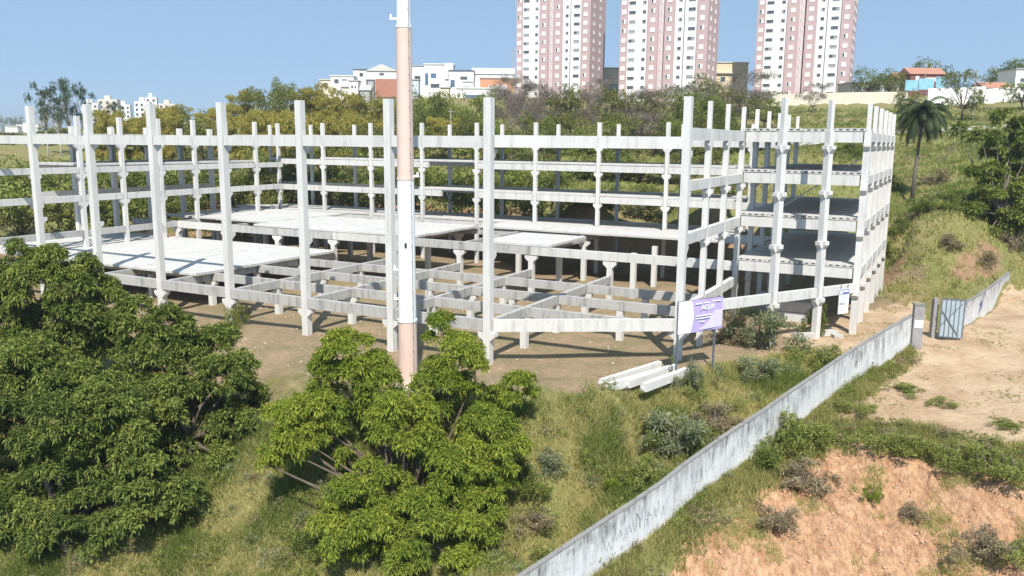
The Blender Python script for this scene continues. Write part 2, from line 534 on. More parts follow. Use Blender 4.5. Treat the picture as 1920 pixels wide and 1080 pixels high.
# low beams and stub columns inside
EU = -52.2
for k, a in enumerate(FU[:8]):
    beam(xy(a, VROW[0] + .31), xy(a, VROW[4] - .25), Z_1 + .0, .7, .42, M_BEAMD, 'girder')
    for j, b_ in enumerate(VROW[1:4]):
        column(a - .0, b_, Z_1 - .36, .46, ((Z_1 - .37, 'uU'),) if (k + j) % 2 == 0 else ())
    column(a, VROW[4], Z_2 - .42, .46, ((Z_2 - .42, 'uU'),))
for k in range(7):
    for j, b_ in enumerate(VROW[1:4]):
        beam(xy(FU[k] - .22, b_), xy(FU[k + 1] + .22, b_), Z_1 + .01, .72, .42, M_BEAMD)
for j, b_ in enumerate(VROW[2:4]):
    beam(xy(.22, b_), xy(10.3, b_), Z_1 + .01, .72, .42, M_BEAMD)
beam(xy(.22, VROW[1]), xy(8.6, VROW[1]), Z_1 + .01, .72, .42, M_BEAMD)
column(5.0, 10.4, Z_1 - .36, .46); column(5.0, 15.8, Z_1 - .36, .46); column(-DU / 2, 10.4, Z_1 - .36, .46); column(-DU * 1.5, 10.4, Z_1 - .36, .46)
# level two: row at 21 m and back to the tall rear row
V2, V3 = 39.0, 46.0
RU2 = [-53.5 + 7.5 * k for k in range(8)]
RU3 = [-61.5 + 7.5 * k for k in range(10)]
for k in range(8):
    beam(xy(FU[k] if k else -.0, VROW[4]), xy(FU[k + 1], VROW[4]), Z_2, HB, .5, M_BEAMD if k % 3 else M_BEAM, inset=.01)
beam(xy(0, VROW[4]), xy(10.3, VROW[4]), Z_2, HB, .5, M_BEAM)
for b_ in (27.0, 33.0):
    for k in range(7):
        if k in (0, 2, 5) and b_ == 27.0 or k == 0: continue
        beam(xy(FU[k], b_), xy(FU[k + 1], b_), Z_2 - .02, .7, .42, M_BEAMD, inset=.22)
    for k in range(8):
        column(FU[k], b_, Z_2 - .37, .46, ((Z_2 - .38, 'uU'),) if k % 2 else ())
for k in range(1, 7):
    beam(xy(FU[k], VROW[4] + .26), xy(FU[k], V2 - 2), Z_2 - .05, .68, .4, M_BEAMD, 'girder')
# rear rows
cR = ((Z_R - .41, 'uU'), (Z_4 - .41, 'uU'), (Z_3 - .41, 'uU'))
for a in RU2:
    column(a, V2, 16.05, .38, cR, e=.28)
for a in RU3:
    column(a, V3, 16.0, .36, cR, e=.26)
for k in range(7):
    p, q = xy(RU2[k], V2), xy(RU2[k + 1], V2)
    beam(p, q, Z_R, HB, .45, inset=.24)
    if k == 3:      # broken bay: the beams stop short and the far row shows through
        e = (q - p) / np.hypot(*(q - p))
        beam(p, p + e * 1.2, Z_4, .72, .45, inset=.24); beam(p, p + e * 3.0, Z_3, .76, .45, inset=.24)
    else:
        beam(p, q, Z_4, .72, .45, inset=.24)
        beam(p, q, Z_3, .76, .45, inset=.24)
    beam(p, q, Z_2, .7, .45, inset=.24)
pE = xy(RU2[-1], V2)
for z_ in (Z_R, Z_4, Z_3, Z_2):
    beam(pE, xy(10.3, V2), z_, .76, .45, inset=.24)
for k in range(9):
    for z_ in (Z_R, Z_4, Z_3, Z_2):
        beam(xy(RU3[k], V3), xy(RU3[k + 1], V3), z_ - .02, .66, .4, M_BEAM, inset=.22)
# left side row
VE = [4.8 * k for k in range(1, 9)]
for b_ in VE[:-1]:
    column(EU, b_, 16.1, .40, ((13.4, 'vV'), (10.45, 'vV'), (7.65, 'vV')))
Evs = [0] + VE
for k in range(8):
    p, q = xy(EU, Evs[k] + .3), xy(EU, Evs[k + 1] - .26)
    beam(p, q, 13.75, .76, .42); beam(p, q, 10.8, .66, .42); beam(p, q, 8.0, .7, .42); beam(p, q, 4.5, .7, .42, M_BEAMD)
for b_ in (14.6, 19.4, 24.2, 29.0, 33.8):
    column(-60.2, b_, 15.2, .5, ((13.4, 'vV'),))
for k, b_ in enumerate((9.8, 14.6, 19.4, 24.2, 29.0)):
    for z_ in (13.7, 10.8, 8.0):
        beam(xy(-60.2, b_ + .26), xy(-60.2, b_ + 4.54), z_, .66, .42)
# right side row from the corner column, and the right wing
CV = [6.3, 11.25, 16.15, 21.1, 25.95, 30.8, 35.6, 40.4, 45.3]
CU = 10.55
for b_ in CV[1:]:
    column(CU, b_, 16.75, .38, ((Z_R + .15, 'vV'), (10.95, 'vVU'), (7.6, 'vVU'), (3.0, 'vV')), head=.28, e=.26)
for k in range(8):
    p, q = xy(CU, CV[k] + .28), xy(CU, CV[k + 1] - .28)
    if k < 3:
        beam(p, q, 14.55, .86, .46)
        beam(p, q, 11.35, .72, .46); beam(p, q, 8.0, .78, .46); beam(p, q, 3.35, .72, .46, M_BEAM)
    else:
        for z_ in (14.5, 11.4, 8.0, 4.5):
            beam(p, q, z_, .76, .42)
WU = 19.5
for b_ in CV[3:]:
    column(WU, b_, 16.9, .48, ((Z_R + .15, 'v'), (10.95, 'v'), (7.6, 'v'), (3.2, 'uv')), head=.30, e=.28)
for k, b_ in enumerate(CV[3:]):
    for z_ in (14.5, 11.4, 8.05, 4.55):
        if k in (0, 2, 5):
            beam(xy(CU + .27, b_), xy(WU - .33, b_), z_, .84 if k == 0 else .7, .5, M_BEAM if k == 0 else M_BEAM)
for k in range(3, 8):
    for z_ in (14.5, 11.4, 8.05, 4.55):
        beam(xy(WU, CV[k] + .33), xy(WU, CV[k + 1] - .33), z_, .72, .42)
wd_ = np.array([9.05, 14.9])
WANG = math.atan2(*(xy(*(F8 + wd_)) - xy(*F8))[::-1])
W1, W2 = F8 + wd_ * .487, F8 + wd_ * .755
for P_ in (W1, W2):
    column(0, 0, 17.0, .44, ((13.9, 'uUv'), (10.75, 'uUv'), (7.2, 'uUv'), (3.1, 'uUv')), pos=xy(*P_), ang=WANG, head=.32, e=.24)
pts = [f8, xy(*W1), xy(*W2), xy(WU, CV[3])]
for k in range(3):
    beam(pts[k], pts[k + 1], 3.5, .74, .44, M_BEAM, inset=.33)
obj('prop', MB().tube([Vector(at_D(1462, 391, 66)) - BASE, Vector(at_D(1614, 297, 64)) - BASE], .05, 6).mesh('prop', M_BEAMD), bld)
# floor planks -------------------------------------------------------
def plank_mesh(name, L, wd, t, cores, mat):
    m = MB()
    if cores:
        a, k = .055, cores
        m.box(-L / 2, L / 2, -wd / 2, wd / 2, t - a, t)
        m.box(-L / 2, L / 2, -wd / 2, wd / 2, 0, a)
        web = wd / (2 * k + 1)
        for i in range(k + 1):
            y = -wd / 2 + 2 * i * web
            m.box(-L / 2 + .002, L / 2 - .002, y + .001, y + web - .001, a, t - a)
    else:
        c = .03
        pr = [(-wd / 2, 0), (wd / 2, 0), (wd / 2, t - c), (wd / 2 - c, t), (-wd / 2 + c, t), (-wd / 2, t - c)]
        m.prism([(y, z) for y, z in pr], 'x', -L / 2, L / 2)
    return m.mesh(name, mat)
_pl = {}
def plank(u_, v_, z, L, wd, t=.22, along='u', cores=0):
    key = (round(L, 2), round(wd, 2), t, cores)
    if key not in _pl:
        _pl[key] = plank_mesh('floor_plank', L, wd, t, cores, M_PLANK)
    P = xy(u_, v_)
    o = obj('floor_plank', _pl[key], bld, Vector((P[0], P[1], z + random.uniform(-.022, .022))) - BASE, ANG + (math.pi / 2 if along == 'v' else 0) + random.uniform(-.002, .002))
    return o
def field(u0, u1, v0, v1, z, wd=1.2, bay=DU, skip=()):
    nb = max(1, round((u1 - u0) / bay)); L = (u1 - u0) / nb
    nw = max(1, round((v1 - v0) / wd)); w_ = (v1 - v0) / nw
    for i in range(nb):
        for j in range(nw):
            if (i, j) in skip: continue
            plank(u0 + (i + .5) * L, v0 + (j + .5) * w_, z, L - .03, w_ - .08)
field(FU[8] - 6, FU[4] + .6, 2.9, 20.7, Z_1 + .36, 1.2)        # low slab, left
field(-40.6, -19.6, 21.0, 32.6, Z_2 + .41, 1.3)                                        # level two, middle
field(-58.0, -40.8, 24.0, 37.0, Z_2 + .41, 1.6, 8.6)                                        # level two, far left
field(-12.4, -5.6, 20.95, 29.2, Z_2 + .41, 1.2)
field(-19.4, 10.2, 32.6, 38.7, Z_2 + .41, 2.0, 7.4)                                        # small slab
RZ = {Z_2: (0, 9), Z_3: (4, 9), Z_4: (2, 9), Z_R: (0, 9)}
for z_, (k0, k1) in RZ.items():
    for k in range(k0, k1):
        for j in range(3):
            plank(RU3[k] + 3.75, V2 - .1 + (j + .5) * 2.4, z_ + .38 + (.02 if z_ == Z_R else 0), 7.42, 2.34)
for z_ in (13.75, 10.8):
    for k, b_ in enumerate((12.2, 17.0, 21.8, 26.6, 31.4)):
        for j in range(2):
            plank(-60.2 + 4 * j + 2, b_, z_ + .40, 4.72, 3.92, along='v')
for z_ in (14.5, 11.4, 8.05, 4.55):
    for k in range(3, 8):
        for j in range(4):
            wd2 = (WU - CU - .1) / 4
            L = CV[k + 1] - CV[k]
            plank(CU + .05 + (j + .5) * wd2, (CV[k] + CV[k + 1]) / 2 - (.12 if k == 3 else 0), z_ + .43, L - .03 + (.2 if k == 3 else 0), wd2 - .04, .2, 'v', 4)

# ------------------------------------------------------------------ pole
YP = 47.0
pz = lambda y: at_Y(758, y, YP)[2]
PX = at_Y(760, 300, YP)[0]
pb = tz(PX, YP) - .4
M_PINK = simple('faded pink paint', (.70, .52, .44), .55, .06, 1.2)
M_WHITE = simple('white paint', (.82, .82, .8), .5, .04, 1.2)
pole = thing('monopole_mast', 'tall round mast banded in white and faded pink rising in front of the frame', 'mast', (PX, YP, pb))
segs = [(pb, pz(600), .56, .525, M_PINK, 'pink_section'), (pz(600), pz(335), .515, .475, M_WHITE, 'white_section'), (pz(335), pz(50), .462, .42, M_PINK, 'pink_section'), (pz(50), pz(50) + 9, .375, .33, M_WHITE, 'white_section')]
for a, b_, r0, r1, mt, nm in segs:
    me = MB().tube([(0, 0, a - pb), (0, 0, b_ - pb)], [r0, r1], 28, False).mesh(nm, mt, True)
    obj(nm, me, pole)
for y, r in ((600, .56), (335, .50), (50, .445)):
    obj('flange', MB().tube([(0, 0, pz(y) - pb - .07), (0, 0, pz(y) - pb + .07)], r, 28).mesh('flange', M_WHITE if y != 335 else M_PINK), pole)
M_STEEL = simple('galvanised steel', (.42, .43, .44), .45, .1, 3, .5, .6)
for y, sx in ((35, -1), (330, 1), (505, -1), (560, -1)):
    z = pz(y) - pb
    obj('bracket', MB().box(.3 * sx - .0, .3 * sx + .45 * sx, -.05, .05, z - .06, z + .06).box(.62 * sx, .72 * sx, -.06, .06, z - .05, z + .22).mesh('bracket', M_WHITE), pole)
for k in range(26):
    z = .9 + k * .85
    if z > pz(50) - pb + 8: break
    r0 = .56 - .2 * z / (pz(50) - pb + 9)
    obj('rung', MB().tube([(r0 * .6, -r0 * .72, z), (r0 * .6 + .1, -r0 * .72 - .16, z)], .014, 5).mesh('rung', M_STEEL), pole)
obj('cable', MB().tube([(.40, -.44, .3), (.37, -.42, 8), (.33, -.36, 16), (.29, -.31, 24)], .022, 6).mesh('cable', M_STEEL), pole)
M_DARK = simple('dark opening', (.03, .03, .03), .9, .1)
obj('hand_hole', MB().tube([(.02, -.5, pz(458) - pb - .12), (.02, -.5, pz(458) - pb + .12)], .07, 10).mesh('hand_hole', M_DARK), pole)
obj('base_plate', MB().tube([(0, 0, .2), (0, 0, .5)], .95, 24).mesh('base_plate', M_COL), pole)

# ------------------------------------------------------------------ leaves, trunks
def leaf_cloud(name, lobes, dens, ll, lw, mat, seed, droop=.5, shell=.55, cluster=10, up=.3, squash=1.0, sub=0):
    """lobes: (x,y,z,r); rosettes of narrow leaves near each lobe's surface"""
    r_ = np.random.default_rng(seed)
    C = []; NRM = []; T = []
    balls = []
    for (x, y, z, r) in lobes:
        tn = r_.uniform(-.16, .16)
        if sub:
            d = r_.normal(size=(sub, 3)); d /= np.linalg.norm(d, axis=1)[:, None]
            d[:, 2] = np.where(d[:, 2] < -.62, -d[:, 2], d[:, 2])
            for q in d:
                rs = r * r_.uniform(.30, .48)
                balls.append((x + q[0] * r * .78, y + q[1] * r * .78, z + q[2] * r * .78 * squash, rs, tn + r_.uniform(-.14, .14)))
        else:
            balls.append((x, y, z, r, tn))
    for (x, y, z, r, tn) in balls:
        k = max(3, int(dens * r * r))
        d = r_.normal(size=(k, 3)); d /= np.linalg.norm(d, axis=1)[:, None]
        d[:, 2] = np.where(d[:, 2] < -.3, -d[:, 2], d[:, 2])
        lump = 1 + .22 * np.sin(d[:, 0] * 5 + x) * np.sin(d[:, 1] * 5 + y) + .15 * np.sin(d[:, 2] * 9 + z)
        rad = r * (shell + (1 - shell) * r_.random(k) ** .6) * lump
        c = np.stack([x + d[:, 0] * rad, y + d[:, 1] * rad, z + d[:, 2] * rad * squash], 1)
        C.append(c); NRM.append(d); T.append(np.full(k, tn))
    C = np.concatenate(C); D = np.concatenate(NRM); T = np.concatenate(T)
    n_ = len(C) * cluster
    base = np.repeat(C, cluster, 0) + r_.normal(size=(n_, 3)) * ll * .22
    dirs = np.repeat(D, cluster, 0) * .7 + r_.normal(size=(n_, 3)) * .75
    dirs[:, 2] += up
    dirs /= np.linalg.norm(dirs, axis=1)[:, None]
    L = ll * r_.uniform(.5, 1.4, n_)[:, None]
    side = np.cross(dirs, r_.normal(size=(n_, 3)) * .35 + np.array([0, 0, 1.0]))
    side /= np.linalg.norm(side, axis=1)[:, None] + 1e-9
    Wd = lw * r_.uniform(.7, 1.2, n_)[:, None] * .5
    mid = base + dirs * L * .5
    tip = base + dirs * L
    tip[:, 2] -= droop * L[:, 0]
    mid[:, 2] -= droop * .2 * L[:, 0]
    vs_ = np.stack([base, mid - side * Wd, tip, mid + side * Wd], 1).reshape(-1, 3)
    i0 = np.arange(n_) * 4
    f = np.stack([i0, i0 + 1, i0 + 2, i0, i0 + 2, i0 + 3], 1).reshape(-1, 3)
    tone = np.clip(np.repeat(T, cluster) + r_.normal(.45, .27, n_), 0, 1)
    return mesh_from(name, vs_, f, mat, False, {'tone': np.repeat(tone, 4)})
def trunk_mesh(name, base, lobes, r0, mat, fork=.45, seed=0):
    """a tapered trunk that forks into limbs reaching every lobe"""
    r_ = random.Random(seed)
    m = MB()
    base = Vector(base)
    cen = Vector((sum(l[0] for l in lobes) / len(lobes), sum(l[1] for l in lobes) / len(lobes), sum(l[2] for l in lobes) / len(lobes)))
    fk = base.lerp(cen, fork)
    p1 = base.lerp(fk, .5) + Vector((r_.uniform(-.1, .1), r_.uniform(-.1, .1), 0)) * (fk - base).length * .3
    m.tube([base, p1, fk], [r0, r0 * .82, r0 * .7], 9)
    for l in lobes:
        e = Vector(l[:3])
        md = fk.lerp(e, .5) + Vector((r_.uniform(-.2, .2), r_.uniform(-.2, .2), .12)) * (e - fk).length * .5
        m.tube([fk, md, e], [r0 * .45, r0 * .26, r0 * .06], 6, False)
    return m.mesh(name, mat, True)
def tree(name, label, cat, base, lobes, leafm, barkm, r0, dens, ll, lw, seed, group=None, fork=.45, **kw):
    t = thing(name, label, cat, base, 0, group)
    bl = [(l[0] - base[0], l[1] - base[1], l[2] - base[2], l[3]) for l in lobes]
    obj('crown', leaf_cloud('crown', bl, dens, ll, lw, leafm, seed, **kw), t)
    obj('trunk', trunk_mesh('trunk', (0, 0, -.5), bl, r0, barkm, fork, seed), t)
    return t
def px_lobes(lst, D, jit, seed, k=1.08):
    r_ = random.Random(seed)
    out = []
    for (x, y, r, *dd) in lst:
        d = D + (dd[0] if dd else 0) + r_.uniform(-jit, jit)
        p = at_D(x, y, d)
        out.append((p[0], p[1], p[2], r * k * d / F_PX))
    return out
# bright mango tree in the middle
L1 = px_lobes([(656, 672, 58, 1.5), (612, 690, 34, 1.5), (700, 690, 36, 2), (641, 732, 62, 1), (708, 742, 58, 1), (829, 622, 38, 2.5), (862, 680, 55, 2), (812, 700, 34, 2), (816, 738, 58, 1.5), (972, 738, 44, 2), (925, 760, 36, 1.5), (880, 730, 40, 2.2),
               (529, 812, 58, 0), (496, 868, 34, -.3), (560, 780, 40, .4), (605, 772, 46, .8), (575, 830, 34, 0), (592, 812, 42, .3), (625, 815, 34, .4), (548, 850, 30, -.2), (760, 800, 72, -.5), (720, 790, 40, 0), (800, 840, 44, -.5), (913, 822, 60, .3), (955, 862, 48, 0), (880, 865, 48, 0), (650, 858, 26, .3),
               (838, 890, 60, -1), (900, 900, 50, -.5), (664, 960, 70, -2), (620, 990, 46, -2), (732, 925, 52, -1.5), (760, 960, 45, -1.5), (700, 1020, 66, -2.4), (855, 955, 70, -1.6), (905, 960, 46, -1.2), (880, 1015, 54, -2), (805, 1000, 46, -2), (868, 1062, 40, -2.4), (690, 890, 34, -1), (930, 910, 40, -.3), (760, 1050, 40, -2.6), (640, 1030, 44, -2.4)], 41.5, .5, 3, .88)
bm = at_D(775, 1075, 40.5)
bm = np.array([bm[0], bm[1] + .6, tz(bm[0], bm[1] + .6)])
tree('mango_tree', 'bright yellow-green mango tree standing at the foot of the banded mast', 'tree', bm, L1, M_MANGO, M_BARK, .34, 230, .22, .062, 5, fork=.35, shell=.55, cluster=9, sub=12, droop=.6)
# dark trees on the left
LA = [(30, 500, 50), (95, 500, 44), (150, 510, 40), (60, 540, 56), (130, 560, 50), (20, 580, 56), (185, 545, 36), (210, 575, 36), (90, 610, 54), (165, 610, 50), (225, 620, 40), (30, 650, 50), (120, 660, 56), (-40, 530, 60), (-40, 610, 60), (200, 665, 46)]
LB = [(260, 600, 44), (310, 615, 46), (360, 630, 44), (410, 650, 42), (300, 670, 58), (360, 690, 56), (420, 710, 48), (455, 690, 34), (250, 690, 50), (460, 745, 36), (400, 770, 52), (330, 760, 60), (260, 760, 58), (440, 800, 40), (385, 830, 52), (310, 830, 56), (420, 860, 34), (350, 880, 40), (475, 790, 28)]
LC = [(60, 730, 62), (140, 740, 60), (200, 760, 50), (20, 800, 60), (100, 810, 62), (180, 830, 58), (240, 840, 50), (40, 880, 60), (120, 890, 60), (200, 900, 56), (270, 900, 46), (20, 950, 60), (90, 960, 58), (160, 960, 50), (230, 950, 40), (30, 1010, 50), (90, 1015, 38), (-50, 760, 70), (-60, 860, 70), (-60, 960, 70), (300, 915, 34), (340, 930, 34), (130, 1030, 40), (190, 1010, 40), (250, 985, 36), (0, 1060, 50), (60, 690, 50), (300, 960, 30)]
def midbase(px, py, D):
    p = at_D(px, py, D)
    return np.array([p[0], p[1], tz(p[0], p[1])])
tree('leafy_tree', 'dark green broad tree at the left edge reaching up to the floor slabs', 'tree', midbase(80, 720, 55), px_lobes(LA, 54, 1.5, 4, .88), M_DARKLEAF, M_BARK, .4, 150, .26, .10, 6, shell=.5, sub=13)
tree('leafy_tree', 'dark green rounded tree between the left edge and the mango tree', 'tree', midbase(350, 860, 46.5), px_lobes(LB, 47.5, 1.2, 5, .93), M_DARKLEAF, M_BARK, .4, 165, .25, .09, 7, shell=.5, sub=13)
tree('leafy_tree', 'nearest dark green tree in the bottom left corner above bare earth', 'tree', midbase(120, 1010, 42), px_lobes(LC, 42.5, 1.2, 6), M_DARKLEAF, M_BARK, .42, 175, .24, .085, 8, shell=.5, sub=13)

# ------------------------------------------------------------------ perimeter wall and gate
mw, n, b = newmat('whitewashed wall', .9)
hh = N(n, 'ShaderNodeAttribute', attribute_name='h').outputs['Fac']
st = noise(n, 1.0, 5, .7, mapping=(3.4, 3.4, .5))
ad = N(n, 'ShaderNodeMath', operation='MULTIPLY_ADD'); ad.inputs[1].default_value = .42; n.links.new(hh, ad.inputs[0]); n.links.new(st, ad.inputs[2])
base = ramp(n, noise(n, .7, 4, .6, mapping=(1, 1, 1)), [(.3, (.56, .57, .58)), (.7, (.72, .72, .72))])
brk = ramp(n, noise(n, .55, 4, .7, mapping=(1, 1, 1)), [(.36, (.12, .12, .12)), (.62, (1, 1, 1))])
c = mix(n, mix(n, 1.0, ramp(n, ad.outputs[0], [(.70, (0, 0, 0)), (.96, (.95, .95, .95))]), brk, 'MULTIPLY'), base, (.10, .10, .095))
c = mix(n, ramp(n, noise(n, 2.6, 6, .75, mapping=(1, 1, 1.4)), [(.56, (0, 0, 0)), (.7, (.55, .55, .55))]), c, (.24, .24, .23))
n.links.new(c, b.inputs['Base Color'])
bump(n, b, noise(n, 7, 5, .7, mapping=(1, 1, 1)), .4, .03)
M_WALL = mw
M_CAPC = concrete('weathered coping', .30, .1, .8)
def wall_run(t, pts, H, th, step, cope=True):
    P = [Vector(p) for p in pts]
    out = []
    for a, b_ in zip(P[:-1], P[1:]):
        k = max(1, round((b_ - a).length / step))
        for i in range(k):
            out.append((a.lerp(b_, i / k), a.lerp(b_, (i + 1) / k)))
    o0 = Vector(t.location)
    for a, b_ in out:
        d = (b_ - a); d2 = Vector((d.x, d.y, 0)).normalized(); nn = Vector((-d2.y, d2.x, 0)) * th / 2
        lo = .6
        vs_, hs = [], []
        for p in (a + d2 * .008, b_ - d2 * .008):
            for sgn in (-1, 1):
                vs_ += [p + nn * sgn - Vector((0, 0, lo)) - o0, p + nn * sgn + Vector((0, 0, H)) - o0]
                hs += [0, 1]
        fs = [[0, 4, 5, 1], [2, 3, 7, 6], [1, 5, 7, 3], [0, 2, 6, 4], [0, 1, 3, 2], [4, 6, 7, 5]]
        obj('wall_panel', mesh_from('wall_panel', vs_, fs, M_WALL, False, {'h': hs}), t)
        if cope:
            m = MB()
            nn2 = nn * 1.25
            q = [a - nn2, b_ - nn2, b_ + nn2, a + nn2]
            m.add([p + Vector((0, 0, H + .003)) - o0 for p in q] + [p + Vector((0, 0, H + .05)) - o0 for p in q], [[0, 3, 2, 1], [4, 5, 6, 7], [0, 1, 5, 4], [1, 2, 6, 5], [2, 3, 7, 6], [3, 0, 4, 7]])
            obj('coping', m.mesh('coping', M_CAPC), t)
    return out
wb = [at_D(*q) for q in WALLB]
wall = thing('perimeter_wall', 'long whitewashed stained wall running down the slope to the bottom of the picture', 'wall', wb[5])
wall_run(wall, wb, 2.25, .2, 2.6)
M_SPRAY = simple('faded grey spray paint', (.25, .25, .26), .8, .3)
def strokes(parent, name, mat, org, ex, ez, lines, wd=.05, off=.13):
    """painted strokes lying on a wall face: lines of (s,z) points along ex / ez"""
    nrm = ex.cross(ez).normalized()
    m = MB()
    for ln in lines:
        for (s0, z0), (s1, z1) in zip(ln[:-1], ln[1:]):
            a = org + ex * s0 + ez * z0; b_ = org + ex * s1 + ez * z1
            d = (b_ - a).normalized(); e = nrm.cross(d) * wd / 2
            o_ = nrm * off
            q = [a - e + o_ - d * wd * .3, b_ - e + o_ + d * wd * .3, b_ + e + o_ + d * wd * .3, a + e + o_ - d * wd * .3]
            m.add([v - Vector(parent.location) for v in q] + [v - nrm * .02 - Vector(parent.location) for v in q], [[0, 1, 2, 3], [7, 6, 5, 4], [0, 4, 5, 1], [1, 5, 6, 2], [2, 6, 7, 3], [3, 7, 4, 0]])
    return obj(name, m.mesh(name, mat), parent)
a_, b_ = Vector(wb[10]), Vector(wb[8])
ex = (b_ - a_); exh = Vector((ex.x, ex.y, 0)).normalized()
rr = random.Random(5)
for seg, (s0, n_) in (((9, 8), (0.2, 7)), ((10, 9), (.3, 8)), ((6, 5), (.4, 6))):
    a_, b_ = Vector(wb[seg[0]]), Vector(wb[seg[1]])
    d = b_ - a_
    sl = d.z / math.hypot(d.x, d.y)
    exh = Vector((d.x, d.y, d.z)).normalized()
    lines = []
    x = s0
    for k in range(n_):
        z = .55 + rr.uniform(0, .5)
        lines.append([(x, z), (x + rr.uniform(.02, .15), z + rr.uniform(.4, .8)), (x + rr.uniform(.15, .3), z + rr.uniform(.1, .4)), (x + rr.uniform(.1, .35), z + rr.uniform(-.1, .2))])
        x += rr.uniform(.22, .4)
    nrm = exh.cross(Vector((0, 0, 1)))
    strokes(wall, 'graffiti', M_SPRAY, a_, exh, Vector((0, 0, 1)), lines, .03, .106 * (1 if nrm.y < 0 else -1))
M_POST = simple('grey concrete post', (.30, .29, .29), .9, .2, 3)
pst = at_D(1716, 652, 58.8)
post = thing('gate_pillar', 'grey concrete pillar with a white plate ending the stained wall', 'pillar', (pst[0], pst[1], pst[2] - .3), -.1)
obj('shaft', MB().box(-.33, .33, -.2, .2, 0, 3.35).mesh('shaft', M_POST), post)
obj('cap', MB().box(-.38, .38, -.25, .25, 3.352, 3.45).mesh('cap', M_CAPC), post)
obj('plate', MB().box(-.27, .30, -.235, -.203, 1.75, 2.3).mesh('plate', M_WHITE), post)
p2 = at_D(1752, 634, 61.6)
post2 = thing('gate_pillar', 'narrow dark grey pillar hinging the open metal gate', 'pillar', (p2[0], p2[1] + .35, p2[2] - .3))
obj('shaft', MB().box(-.16, .16, -.2, .2, 0, 3.2).mesh('shaft', M_POST), post2)
obj('hinge', MB().box(.162, .25, -.15, -.05, .9, 1.0).box(.162, .25, -.15, -.05, 2.5, 2.6).mesh('hinge', M_STEEL), post2)
gL = at_D(1759, 633, 61.3)
M_GATE = simple('pale blue grey sheet metal', (.42, .50, .55), .5, .1, 2, .4, .2)
M_GATEF = simple('dark grey gate frame', (.16, .18, .21), .5, .15, 2, .4, .3)
gate = thing('metal_gate', 'pale blue-grey sheet metal gate leaf standing open beside the wall', 'gate', (gL[0], gL[1], gL[2] + .06), -.38)
gw, gh = 1.55, 2.85
for i in range(5):
    obj('sheet', MB().box(.06 + i * .29, .06 + i * .29 + .278, -.012 - .01 * (i % 2), .012, .05, gh - .05).mesh('sheet', M_GATE), gate)
m = MB()
for x in (0, gw - .07): m.box(x, x + .07, -.05, .03, 0, gh)
for z in (0, gh - .07): m.box(.072, gw - .072, -.048, .028, z, z + .07)
obj('frame', m.mesh('frame', M_GATEF), gate)
for i in range(1, 5):
    obj('rib', MB().box(.03 + i * .29, .075 + i * .29, -.06, -.03, .075, gh - .075).mesh('rib', M_GATEF), gate)
m = MB().tube([(.1, -.075, gh * .68), (gw - .3, -.075, .2)], .028, 6)
obj('brace', m.mesh('brace', M_GATEF), gate)
obj('brace', MB().tube([(.1, -.08, .9), (gw - .15, -.08, gh - .25)], .02, 6).mesh('brace', M_GATEF), gate)
obj('latch', MB().box(-.03, .1, -.11, -.052, gh * .62, gh * .68).mesh('latch', M_GATEF), gate)
w2 = [at_D(1790, 628, 63), at_D(1830, 598, 68.5), at_D(1862, 570, 75), at_D(1888, 545, 82)]
w2 = [np.array([p[0], p[1], tz(p[0], p[1])]) for p in w2]
wall2 = thing('perimeter_wall', 'short whitewashed wall with a blue graffiti mark beyond the metal gate', 'wall', w2[1])
wall_run(wall2, w2, 1.95, .2, 2.8)
M_BLUE = simple('blue spray paint', (.06, .08, .22), .7, .2)
a_, b_ = Vector(w2[0]), Vector(w2[1])
a_, b_ = Vector(w2[1]), Vector(w2[2])
exh = (b_ - a_).normalized()
nrm = exh.cross(Vector((0, 0, 1)))
strokes(wall2, 'graffiti', M_BLUE, a_, exh, Vector((0, 0, 1)), [[(.2, .35), (.9, 1.1), (1.3, 1.2), (2.2, 1.9)], [(.3, 1.1), (1.0, 1.25), (1.5, .8)], [(.5, .5), (1.5, 1.3)], [(.8, 1.5), (1.0, .6)]], .17, .106 * (1 if nrm.y < 0 else -1))

# ------------------------------------------------------------------ signs
def text_mesh(name, txt, size, mat, bold=0.0):
    c = bpy.data.curves.new(name, 'FONT')
    c.body = txt; c.size = size; c.extrude = .004; c.align_x = 'LEFT'; c.offset = bold
    c.resolution_u = 2
    o = bpy.data.objects.new('tmp', c)
    col.objects.link(o)
    dg = bpy.context.evaluated_depsgraph_get()
    m = bpy.data.meshes.new_from_object(o.evaluated_get(dg))
    bpy.data.objects.remove(o)
    m.materials.clear(); m.materials.append(mat)
    m.name = name
    return m
M_PURPLE = simple('faded purple banner', (.47, .38, .63), .6, .12, .8)
M_BANW = simple('white banner', (.82, .82, .84), .6, .04, .8)
M_LILAC = simple('lilac banner fold', (.64, .58, .77), .6, .08, .8)
bl, br = at_D(1270, 630, 50.6), at_D(1354, 613, 52.6)
wdir = br - bl
yaw = math.atan2(wdir[1], wdir[0]); bw = math.hypot(wdir[0], wdir[1]); bh = 2.0
zb = (bl[2] + br[2]) / 2
ground_b = min(tz(bl[0], bl[1]), tz(br[0], br[1]))
sign = thing('billboard', 'purple and white banner sign on two thin posts before the corner column', 'sign', (bl[0], bl[1], zb), yaw)
NX = 24
